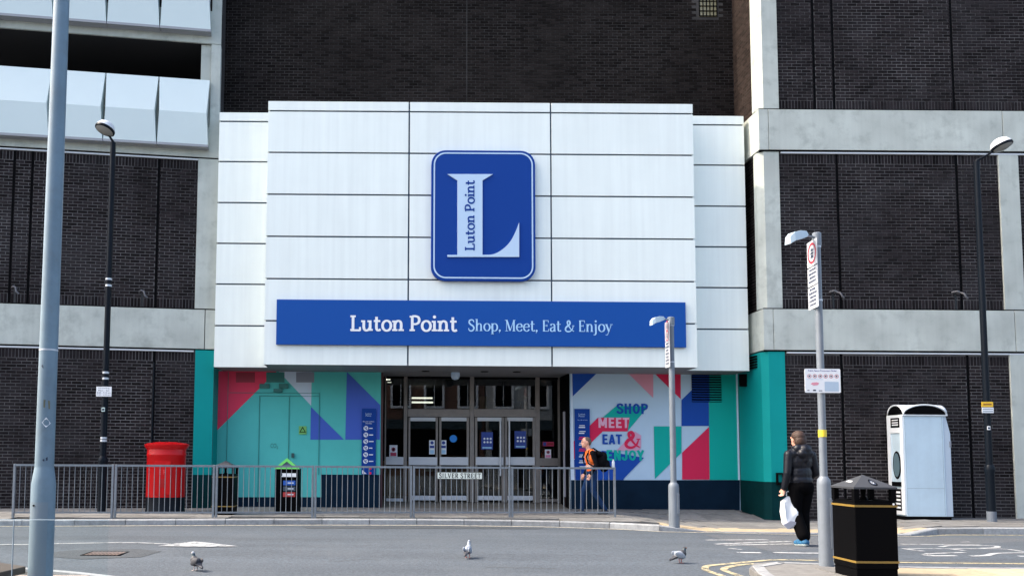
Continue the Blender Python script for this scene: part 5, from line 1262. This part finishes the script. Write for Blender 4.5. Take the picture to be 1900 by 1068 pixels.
# cash front facing left: frame, recess, screen, keypad, signs
xf = kx0-.035
zz3 = lambda py: Z(1662, py, (kY0+kY1)/2)
t.part('front_frame', MB().box(xf, kx0-.001, kY0+.004, kY0+.1, kz+.1, ztp).box(xf, kx0-.001, kY1-.12, kY1-.004, kz+.1, ztp).box(xf, kx0-.001, kY0+.101, kY1-.121, zz3(803), ztp).box(xf, kx0-.001, kY0+.101, kY1-.121, kz+.1, zz3(905)), M_KWL)
t.part('recess', box(kx0-.012, kx0-.002, kY0+.101, kY1-.121, zz3(905), zz3(803)), M_KW)
ym = (kY0+kY1)/2-.02
scr = [(ym+.14*math.cos(2*math.pi*k/24), zz3(862)+(.31)*math.sin(2*math.pi*k/24)) for k in range(24)]
t.part('screen_surround', MB().prism(scr, kx0-.026, kx0-.0125, 'x'), M_BLACK)
t.part('screen', MB().prism([(ym+(q[0]-ym)*.8, zz3(862)+(q[1]-zz3(862))*.86) for q in scr], kx0-.031, kx0-.0262, 'x'), mat('screen', (.10,.16,.19), .15))
t.part('keypad', box(xf-.03, kx0-.013, ym-.14, ym+.14, zz3(901), zz3(893)), M_BLACK, bevel=.004)
sg = t.part('header_sign', box(xf-.004, xf-.0005, ym-.17, ym+.15, zz3(793), zz3(775)), M_BLACK)
for k in range(3): t.part('print', box(xf-.007, xf-.0045, ym-.12, ym+.1, zz3(780+k*4.6), zz3(778.2+k*4.6-.6*(k == 2))), M_PWHITE, under=sg)
t.part('lower_sign', MB().box(xf-.004, xf-.0005, ym-.15, ym+.1, zz3(946), zz3(906)), M_BLACK)
for k in range(5): t.part('print', box(xf-.007, xf-.0045, ym-.12, ym+.08, zz3(914+k*7), zz3(910.5+k*7)), M_PWHITE)
for (u0, u1, v0, v1) in ((kx0+.03, xs1-.09, Z(1700, 905.5, kY0), Z(1700, 905, kY0)), (xs1-.1, xs1-.096, kz+.1, ztp-.02), (kx0+.02, kx0+.024, kz+.1, ztp-.02)):
    t.part('seam', box(u0, u1, kY0-.0015, kY0+.002, v0, v1), mat('seam grey', (.2,.25,.29), .6))
t.part('lock', box(kx1-.03, kx1+.006, kY0-.002, kY0+.1, Z(1760, 829, kY0), Z(1760, 818, kY0)), mat('lock grey', (.2,.22,.26), .4))

# ================================================================== LIVING THINGS
def capsule(bm, p, q, r1, r2, n=12):
    p, q = Vector(p), Vector(q); d = q-p; L_ = d.length
    rot = d.to_track_quat('Z', 'Y').to_matrix().to_4x4() if L_ > 1e-6 else Matrix.Identity(4)
    prof = []
    for i in range(6): a = -math.pi/2+math.pi/2*i/5; prof.append((r1*math.cos(a), r1*math.sin(a)))
    for i in range(6): a = math.pi/2*i/5; prof.append((r2*math.cos(a), L_+r2*math.sin(a)))
    rings = []
    for r, z in prof:
        r = max(r, 1e-4); rings.append([bm.verts.new(p+rot.to_3x3() @ Vector((r*math.cos(2*math.pi*k/n), r*math.sin(2*math.pi*k/n), z))) for k in range(n)])
    for a, b in zip(rings, rings[1:]):
        for k in range(n): bm.faces.new((a[k], a[(k+1) % n], b[(k+1) % n], b[k]))
    bm.faces.new(rings[0][::-1]); bm.faces.new(rings[-1])
def ellipsoid(bm, c, r, rot=None):
    M = Matrix.Translation(Vector(c)) @ (rot.to_4x4() if rot else Matrix.Identity(4)) @ Matrix.Diagonal((r[0], r[1], r[2], 1))
    bmesh.ops.create_uvsphere(bm, u_segments=16, v_segments=10, radius=1.0, matrix=M)
class Figure:
    """primitives in person space (forward, left, up) -> one continuous remeshed surface, coloured by nearest primitive"""
    def __init__(s, origin, heading, scale=1.0):
        s.o = Vector(origin); h = Vector((heading[0], heading[1], 0)).normalized(); s.h = h; s.l = Vector((-h.y, h.x, 0)); s.k = scale; s.c = []; s.e = []
    def w(s, p): return s.o+(s.h*p[0]+s.l*p[1]+Vector((0,0,p[2])))*s.k
    def cap(s, p, q, r1, r2, t): s.c.append((s.w(p), s.w(q), r1*s.k, r2*s.k, t))
    def ell(s, c, r, t, pitch=0.0):
        R = Matrix((s.h, s.l, Vector((0,0,1)))).transposed() @ Matrix.Rotation(pitch, 3, 'Y')
        s.e.append((s.w(c), Vector(r)*s.k, R, t))
    def make(s, name, mats, parent=None, voxel=.01, smooth=4, rule=None):
        bm = bmesh.new()
        for p, q, a, b, t in s.c: capsule(bm, p, q, a, b)
        for c, r, R, t in s.e: ellipsoid(bm, c, r, R)
        me = bpy.data.meshes.new('tmp'); bm.to_mesh(me); bm.free()
        ob = bpy.data.objects.new('tmp', me); COL.objects.link(ob)
        m = ob.modifiers.new('r', 'REMESH'); m.mode = 'VOXEL'; m.voxel_size = voxel; m.adaptivity = 0
        m = ob.modifiers.new('s', 'SMOOTH'); m.iterations = smooth; m.factor = .5
        bpy.context.view_layer.update(); dg = bpy.context.evaluated_depsgraph_get()
        out = bpy.data.meshes.new_from_object(ob.evaluated_get(dg)); bpy.data.objects.remove(ob); out.name = name
        out.materials.clear(); names = list(mats.keys())
        for k in names: out.materials.append(mats[k])
        nf = len(out.polygons); cen = np.empty(nf*3); out.polygons.foreach_get('center', cen); cen = cen.reshape(-1, 3)
        best = np.full(nf, 1e9); idx = np.zeros(nf, int)
        for p, q, a, b, t in s.c:
            p_, q_ = np.array(p), np.array(q); d = q_-p_; l2 = max(d.dot(d), 1e-9); tt = np.clip(((cen-p_) @ d)/l2, 0, 1)
            ds = np.linalg.norm(cen-(p_+tt[:, None]*d), axis=1)-(a+(b-a)*tt); w = ds < best; best[w] = ds[w]; idx[w] = names.index(t)
        for c, r, R, t in s.e:
            loc = (cen-np.array(c)) @ np.array(R); kk = np.linalg.norm(loc/np.array(r), axis=1); ds = (kk-1)*min(r); w = ds < best; best[w] = ds[w]; idx[w] = names.index(t)
        if rule: idx = rule(cen, idx, names)
        out.polygons.foreach_set('material_index', idx.astype(np.int32)); out.shade_smooth()
        o = bpy.data.objects.new(name, out); COL.objects.link(o)
        if parent is not None: o.parent = parent
        return o
    def hand(s, wrist, d, side, curl=.5, t='skin'):
        """wrist position, d pointing direction (mostly down); five fingers"""
        W_ = Vector(wrist); d = Vector(d).normalized(); a = Vector((1,0,0)); a = (a-d*a.dot(d)).normalized(); n = d.cross(a)*side
        pc = W_+d*.05; s.cap(W_, W_+d*.075, .024, .028, t); s.cap(pc+a*.018, pc-a*.018+d*.03, .02, .02, t)
        for k, (off, ln) in enumerate(((.03,.062),(.011,.07),(-.009,.066),(-.028,.052))):
            b0 = W_+d*.09+a*off; m1 = b0+d*ln*.55+n*curl*.012; m2 = m1+(d*(1-curl)+n*curl).normalized()*ln*.55
            s.cap(b0, m1, .0095, .009, t); s.cap(m1, m2, .009, .0078, t)
        th0 = W_+d*.03+a*.03; th1 = th0+a*.022+d*.03+n*.01; s.cap(th0, th1, .012, .0105, t); s.cap(th1, th1+d*.03+n*.01, .0105, .009, t)
    def head(s, c, face=None, t='skin'):
        cx, cy, cz = c
        s.ell((cx, cy, cz+.015), (.098, .078, .108), t); s.ell((cx+.035, cy, cz-.05), (.062, .058, .07), t)
        s.cap((cx+.088, cy, cz+.005), (cx+.11, cy, cz-.028), .009, .014, t)
        s.cap((cx+.085, cy-.015, cz-.062), (cx+.085, cy+.015, cz-.062), .011, .011, t); s.cap((cx+.075, cy, cz-.098), (cx+.07, cy, cz-.095), .02, .02, t)
        for sg in (-1, 1):
            s.cap((cx-.008, cy+sg*.08, cz+.012), (cx-.006, cy+sg*.078, cz-.028), .014, .010, t)
            s.cap((cx+.086, cy+sg*.045, cz+.032), (cx+.092, cy+sg*.018, cz+.03), .010, .010, t)
M_JEAN = mat('denim', (0.012, 0.034, 0.095), .9, spec=.08, var=.3, scale=9, bump=.3, bscale=30); M_BLKC = mat('black cloth', (0.006, 0.006, 0.008), .85, spec=.06, var=.3, scale=12)
M_VEST = mat('orange vest', srgb(255, 118, 40), .7, var=.08, scale=10); M_REFL = mat('reflective tape', srgb(205, 170, 160), .4); M_SHOE = mat('black shoe', (.012,.012,.016), .6)
M_HAIRB = mat('brown hair', (0.045, 0.02, 0.011), .65, bump=.8, bscale=55, var=.35, scale=40); M_HAIRD = mat('cropped brown hair', (0.11, 0.075, 0.055), .7, var=.3, scale=60)
M_JACK = mat('black jacket', (0.005, 0.006, 0.011), .42, spec=.3, var=.3, scale=8, bump=.6, bscale=22); M_TROU = mat('black trousers', (0.003, 0.003, 0.0035), .9, spec=.03); M_BSH = mat('blue trainers', srgb(38, 96, 134), .7, var=.6, scale=30)
M_SOLE = mat('white sole', srgb(215, 225, 220), .6); M_EYE = mat('eye', (.01,.008,.008), .2)

# ---- man walking left in a hi-vis vest
mg = G(1099, 953, 0.0); mk = (Z(1090, 811, mg.y))/1.72
mt = thing('person', 'man walking in orange hi-vis vest, black sleeves and blue jeans behind the guardrail', 'person', mg)
f = Figure(mg, (-1, -.05), mk)
f.head((.13, 0, 1.605)); f.cap((.05,0,1.40), (.11,0,1.55), .062, .056, 'skin')
f.ell((.03,0,1.25), (.125,.18,.22), 'vest', .12); f.ell((.015,0,1.06), (.118,.165,.18), 'vest'); f.cap((.04,-.13,1.385), (.04,.13,1.385), .075, .075, 'vest')
f.ell((0,0,.93), (.118,.165,.13), 'jean')
for sg, kn, an, toe in ((1, (.0,.1,.51), (-.26,.1,.125), (-.12,.1,.035)), (-1, (.17,-.1,.5), (.21,-.1,.10), (.37,-.11,.035))):
    f.cap((0,sg*.085,.9), kn, .092, .066, 'jean'); f.cap(kn, an, .066, .05, 'jean')
    he = (an[0]-.05, an[1], max(.04, an[2]-.07)); f.cap(he, toe, .042, .036, 'shoe'); f.cap(an, (an[0]+.04, an[1], an[2]-.04), .048, .045, 'shoe')
for sg, sh, el, wr in ((1, (.04,.2,1.37), (-.03,.235,1.11), (.09,.235,.90)), (-1, (.04,-.2,1.37), (.0,-.24,1.1), (.1,-.22,.9))):
    f.cap(sh, el, .06, .047, 'top'); f.cap(el, wr, .047, .036, 'top'); dd = Vector(wr)-Vector(el); f.hand(wr, dd, -sg)
def vrule(cen, idx, names):
    z = (cen[:, 2]-mg.z)/mk; v = names.index('vest'); r = names.index('refl'); x = -(cen[:, 0]-mg.x)/mk; yl = np.abs(cen[:, 1]-mg.y)/mk
    idx[(idx == v) & (np.abs(z-1.08) < .026)] = r; idx[(idx == v) & (z > 1.1) & (np.abs(yl-.115) < .02)] = r
    return idx
body = f.make('body', {'skin': M_SKIN, 'vest': M_VEST, 'jean': M_JEAN, 'top': M_BLKC, 'shoe': M_SHOE, 'refl': M_REFL}, None, .0095, 3, vrule)
body.parent = mt; body.matrix_parent_inverse = Matrix.Translation(-mg)
def under(o, root): o.parent = root; o.matrix_parent_inverse = Matrix.Translation(-root.location); return o
h = Figure(mg, (-1, -.05), mk); h.ell((.105,0,1.655), (.092,.083,.078), 'h'); h.ell((.065,0,1.615), (.06,.078,.085), 'h')
under(h.make('hair', {'h': M_HAIRD}, None, .008, 3), mt)
e = Figure(mg, (-1, -.05), mk)
for sg in (-1, 1): e.ell((.212,sg*.033,1.617), (.011,.014,.009), 'e')
under(e.make('eyes', {'e': M_EYE}, None, .004, 1), mt)
bpk = Figure(mg, (-1, -.05), mk)
bpk.ell((-.2,0,1.2), (.13,.16,.22), 'b', -.45); bpk.ell((-.3,0,1.08), (.1,.14,.15), 'b', -.4); bpk.cap((-.14,-.12,1.36), (-.14,.12,1.36), .06, .06, 'b')
bpk.cap((-.4,.06,1.05), (-.42,.1,1.02), .03, .025, 'b')
bo = bpk.make('backpack', {'b': M_BLKC}, None, .012, 3); tag(bo, 'bulging black backpack on the back of the man in the orange vest', 'backpack')
st = MB()
for sg in (-1, 1): st.tube([bpk.w(p) for p in ((-.12,sg*.12,1.40),(.0,sg*.13,1.475),(.1,sg*.135,1.42),(.165,sg*.14,1.28),(.13,sg*.165,1.14),(.0,sg*.19,1.06),(-.12,sg*.16,1.04))], .017, 8)
bs = st.build('strap', M_BLKC, None, smooth=True); bs.parent = bo
bt = MB().lathe(bpk.w((-.45,.13,1.12)), [(.03,-.1),(.035,-.09),(.035,.05),(.016,.09),(.016,.11)], 12).build('bottle', mat('bottle', (.6,.66,.72), .2), None, smooth=True); bt.parent = bo

# ---- woman walking away with a carrier bag
wg = GR(1489, 1011.5); wk = (Z(1486, 800, wg.y)-wg.z)/1.70
wt = thing('person', 'woman seen from behind in a black jacket and trousers crossing the road', 'person', wg)
hd_ = (-.22, .97); f = Figure(wg, hd_, wk)
f.head((.05, 0, 1.58)); f.cap((.0,0,1.38), (.03,0,1.52), .058, .052, 'skin')
f.ell((.0,0,1.25), (.13,.185,.2), 'jack'); f.ell((.0,0,1.06), (.13,.175,.2), 'jack'); f.cap((-.005,-.13,1.36), (-.005,.13,1.36), .082, .082, 'jack'); f.ell((-.005,0,.97), (.135,.185,.1), 'jack')
f.ell((-.01,0,.88), (.145,.19,.13), 'trou')
f.cap((-.05,-.08,1.44), (-.05,.08,1.44), .07, .07, 'jack'); f.cap((-.11,-.05,1.37), (-.11,.05,1.37), .072, .072, 'jack'); f.cap((-.1,0,1.42), (-.12,0,1.28), .09, .05, 'jack')
for sg, kn, an, toe in ((1, (.05,.075,.49), (-.11,.08,.14), (.03,.085,.045)), (-1, (.06,-.075,.49), (.06,-.08,.10), (.22,-.09,.035))):
    f.cap((0,sg*.09,.86), kn, .112, .088, 'trou'); f.cap(kn, (an[0], an[1], an[2]+.03), .088, .088, 'trou')
    he = (an[0]-.05, an[1], max(.045, an[2]-.07)); f.cap(he, toe, .042, .036, 'shoe')
    s0 = Vector(he)-Vector((0,0,.03)); s1 = Vector(toe)-Vector((0,0,.02)); f.cap((s0.x, s0.y, max(s0.z, .012)), (s1.x, s1.y, max(s1.z, .012)), .03, .028, 'sole')
for sg, sh, el, wr in ((1, (.0,.2,1.35), (-.02,.245,1.08), (.03,.265,.86)), (-1, (.0,-.2,1.35), (-.02,-.25,1.08), (.16,-.235,.95))):
    f.cap(sh, el, .068, .056, 'jack'); f.cap(el, wr, .056, .044, 'jack'); f.hand(wr, Vector(wr)-Vector(el), -sg, .9)
def srule(cen, idx, names):
    return idx
wb = f.make('body', {'skin': M_SKIN, 'jack': M_JACK, 'trou': M_TROU, 'shoe': M_BSH, 'sole': M_SOLE}, None, .0095, 3); under(wb, wt)
h = Figure(wg, hd_, wk); h.ell((.025,0,1.625), (.105,.095,.092), 'h'); h.ell((-.015,0,1.555), (.075,.092,.1), 'h'); h.cap((-.035,-.03,1.51), (-.035,.03,1.51), .03, .03, 'h')
under(h.make('hair', {'h': M_HAIRB}, None, .009, 2), wt)
e = Figure(wg, hd_, wk)
for sg in (-1, 1): e.ell((.133,sg*.033,1.592), (.011,.014,.009), 'e')
under(e.make('eyes', {'e': M_EYE}, None, .004, 1), wt)
# carrier bag: lofted crumpled sections hanging from the hand
hw = f.w((.05,.275,.74)); by_ = hw.y
bo_ = [P(px, py, by_) for px, py in ((1459.5,920),(1470,921),(1476,929),(1480,950),(1483,967),(1472,976.5),(1462,981.5),(1453,971),(1448.5,948),(1449,929))]
rnd = random.Random(3); mb = MB(); vs = []; cxz = sum(((v.x, v.z) for v in bo_), ()); cxm = sum(v.x for v in bo_)/len(bo_); czm = sum(v.z for v in bo_)/len(bo_)
prof_ = [(-.075, .72), (-.06, .9), (-.03, 1.0), (.03, 1.0), (.06, .9), (.075, .72)]; nb_ = len(bo_)
for dy_, k_ in prof_:
    for v in bo_:
        top = max(0, (v.z-czm)/.25); vs.append((cxm+(v.x-cxm)*k_+rnd.uniform(-.006,.006), by_+dy_*(1-.75*min(1, top))+rnd.uniform(-.008,.008), czm+(v.z-czm)*(.5+.5*k_)+rnd.uniform(-.005,.005)))
fs = [(i*nb_+k, i*nb_+(k+1) % nb_, (i+1)*nb_+(k+1) % nb_, (i+1)*nb_+k) for i in range(len(prof_)-1) for k in range(nb_)]+[tuple(range(nb_)), tuple(range(nb_*(len(prof_)-1), nb_*len(prof_)))]
bg_ = Thing('carrier_bag', 'white plastic carrier bag hanging from the left hand of the woman in black', 'bag', hw)
bag = bg_.part('bag_body', mb.add(vs, fs), mat('white plastic', (.72,.74,.76), .5, bump=.7, bscale=18))
bq = [P(px, py, by_-.09) for px, py in ((1454.5,972.5),(1467,965.5),(1481,968.5),(1472,975.5),(1462.5,980.5))]
bg_.part('bag_base', MB().add([tuple(v) for v in bq]+[(v.x, v.y+.02, v.z) for v in bq], [tuple(range(5)), tuple(range(5, 10))]+[(k, (k+1) % 5, (k+1) % 5+5, k+5) for k in range(5)]), mat('bag base grey', (.36,.36,.41), .5))
hx = P(1461.5, 916, by_); bg_.part('handle', MB().tube([(hx.x-.02,by_,hx.z-.03),(hx.x-.02,by_,hx.z+.03),(hx.x+.01,by_,hx.z+.045),(hx.x+.035,by_,hx.z+.02),(hx.x+.045,by_,hx.z-.04)], .008, 6), MATS['white plastic'], smooth=True)

# ---- pigeons
def pigeon(label, px, py, heading, mats, alert=1.0):
    g_ = GR(px, py); f = Figure(g_, heading, .9)
    f.ell((0,0,.115), (.088,.056,.055), 'body', .38); f.ell((.045,0,.135), (.052,.05,.055), 'chest')
    f.cap((.06,0,.15), (.075,0,.195*alert), .036, .024, 'neck'); f.ell((.083,0,.212*alert), (.027,.021,.021), 'head'); f.cap((.1,0,.208*alert), (.122,0,.2*alert), .008, .003, 'beak')
    f.cap((-.07,0,.09), (-.165,0,.055), .026, .017, 'tail'); f.ell((-.12,0,.072), (.06,.03,.012), 'tail', -.35)
    for sg in (-1, 1):
        f.ell((-.025,sg*.043,.118), (.095,.018,.042), 'wing', .36); f.cap((-.08,sg*.03,.095), (-.14,sg*.012,.07), .018, .007, 'tail')
        f.cap((.0,sg*.024,.075), (.004,sg*.024,.008), .009, .0055, 'leg')
        for an in (-.5, 0, .5): f.cap((.004,sg*.024,.007), (.038*math.cos(an),sg*.024+.03*math.sin(an),.006), .0052, .004, 'leg')
    o = f.make('pigeon', mats, None, .0042, 2); tag(o, label, 'pigeon', 'pigeons on the road')
    e = Figure(g_, heading, .9)
    for sg in (-1, 1): e.ell((.09,sg*.019,.216*alert), (.005,.004,.005), 'e')
    eo = e.make('eye', {'e': mat('orange eye', (.6,.2,.03), .2)}, None, .0025, 1); eo.parent = o
    return o
dk = mat('pigeon charcoal', (.035,.037,.045), .6, var=.4, scale=60); nk = mat('pigeon neck', (.025,.045,.055), .35); gy_ = mat('pigeon grey', (.30,.33,.37), .6, var=.3, scale=50); lt = mat('pigeon pale', (.30,.33,.38), .6, var=.15, scale=40); lg_ = mat('pigeon leg', (.45,.17,.15), .6); bk = mat('pigeon beak', (.1,.09,.09), .5)
pigeon('charcoal pigeon standing on the road at left near the drain grating', 363, 1058, (-.55, .6), {'body': dk, 'chest': dk, 'neck': nk, 'head': gy_, 'beak': bk, 'tail': dk, 'wing': dk, 'leg': mat('pale leg', (.5,.42,.4), .6)}, 1.05)
pigeon('pale grey pigeon with dark tail in the middle of the road', 868, 1034.5, (.3, .9), {'body': lt, 'chest': gy_, 'neck': gy_, 'head': lt, 'beak': bk, 'tail': dk, 'wing': lt, 'leg': lg_}, 1.12)
pigeon('grey pigeon walking towards the kerb corner near the double yellow lines', 1262, 1044, (.95, .3), {'body': gy_, 'chest': dk, 'neck': nk, 'head': dk, 'beak': bk, 'tail': dk, 'wing': gy_, 'leg': lg_}, 1.0)

# ================================================================== GLASS SCREEN AND SEAT (near left)
ys = 6.55; zt_ = Z(90, 963.3, ys); zb_ = Z(30, 1095, ys)
for k, (pa, pb_, lab) in enumerate(((-140, 24, 'low clear glass panel at the left edge of the picture'), (24.6, 201, 'low clear glass panel crossing in front of the large blue grey lamp column'))):
    a, b = X(pa, 1000, ys), X(pb_, 1000, ys)
    t = Thing('glass_screen', lab, 'glass screen', (a, ys, zb_))
    t.part('pane', box(a, b-.003, ys, ys+.01, zb_, zt_-.0035), M_CLEAR)
    t.part('top_edge', box(a, b-.003, ys-.0005, ys+.0105, zt_-.003, zt_+.001), mat('polished edge', (.55,.66,.70), .25))
    if k == 0: t.part('side_edge', box(b-.0025, b+.0005, ys-.0004, ys+.0104, zb_, zt_-.0035), MATS['polished edge'])
    for x in (a+.1, b-.12): t.part('clamp', box(x-.02, x+.02, ys-.015, ys+.025, zb_-.09, zb_+.03), M_ALUL)
q = [G(-120, 1024, .32), G(48, 1049.5, .32), G(-60, 1075, .32)]
t = Thing('bench', 'dark brown slab seat in the bottom left corner', 'bench', (q[1].x-.4, q[1].y, 0))
t.part('seat', MB().prism([(q[0].x, q[0].y), (q[2].x, q[2].y), (q[1].x, q[1].y)], .26, .32), mat('brown seat', (.07,.055,.045), .6, var=.2, scale=10), bevel=.006)
for c in ((q[1].x-.35, q[1].y-.02), (q[1].x-.85, q[1].y-.0)): t.part('leg', box(c[0]-.04, c[0]+.04, c[1]-.04, c[1]+.04, 0, .26), M_BLKP)

# ================================================================== OPPOSITE TERRACE (behind the camera, seen in the door glass)
def house(label, x0, x1, hgt, m, rows_, cols_):
    y = -13.0; t = Thing('terrace_building', label, 'building', ((x0+x1)/2, y, -.1), 'buildings opposite the entrance')
    w = t.part('wall', box(x0, x1, y-8, y, -.3, hgt), m); t.part('cornice', box(x0, x1, y+.001, y+.3, hgt-.5, hgt-.1), M_PWHITE)
    t.part('shopfront', box(x0+.4, x1-.4, y+.001, y+.05, .4, 3.0), M_BLACK); t.part('fascia', box(x0+.2, x1-.2, y+.001, y+.2, 3.05, 3.7), mat('fascia dark', (.03,.05,.06), .4))
    for r in range(rows_):
        for c in range(cols_):
            cx = x0+(x1-x0)*(c+.5)/cols_; z = 4.6+r*3.1
            wd = t.part('window', box(cx-.55, cx+.55, y+.001, y+.03, z, z+1.8), M_BLACK)
            t.part('frame', MB().box(cx-.7, cx-.551, y+.001, y+.12, z-.15, z+1.95).box(cx+.551, cx+.7, y+.001, y+.12, z-.15, z+1.95).box(cx-.55, cx+.55, y+.001, y+.12, z+1.801, z+1.95).box(cx-.55, cx+.55, y+.001, y+.16, z-.15, z-.001).box(cx-.02, cx+.02, y+.031, y+.06, z, z+1.8), M_PWHITE, under=wd)
house('cream rendered building opposite the entrance, reflected in the doors', -14, -3.2, 10.5, mat('cream render', (.5,.47,.4), .9), 2, 4)
house('brown brick building opposite the entrance, reflected in the doors', -3.1, 6.0, 8.5, mat('old brick', (.16,.085,.06), .9, var=.3, scale=3), 1, 4)
house('pale grey columned building opposite the entrance, reflected in the doors', 6.1, 18, 11.5, mat('grey stone', (.42,.42,.40), .9), 2, 5)
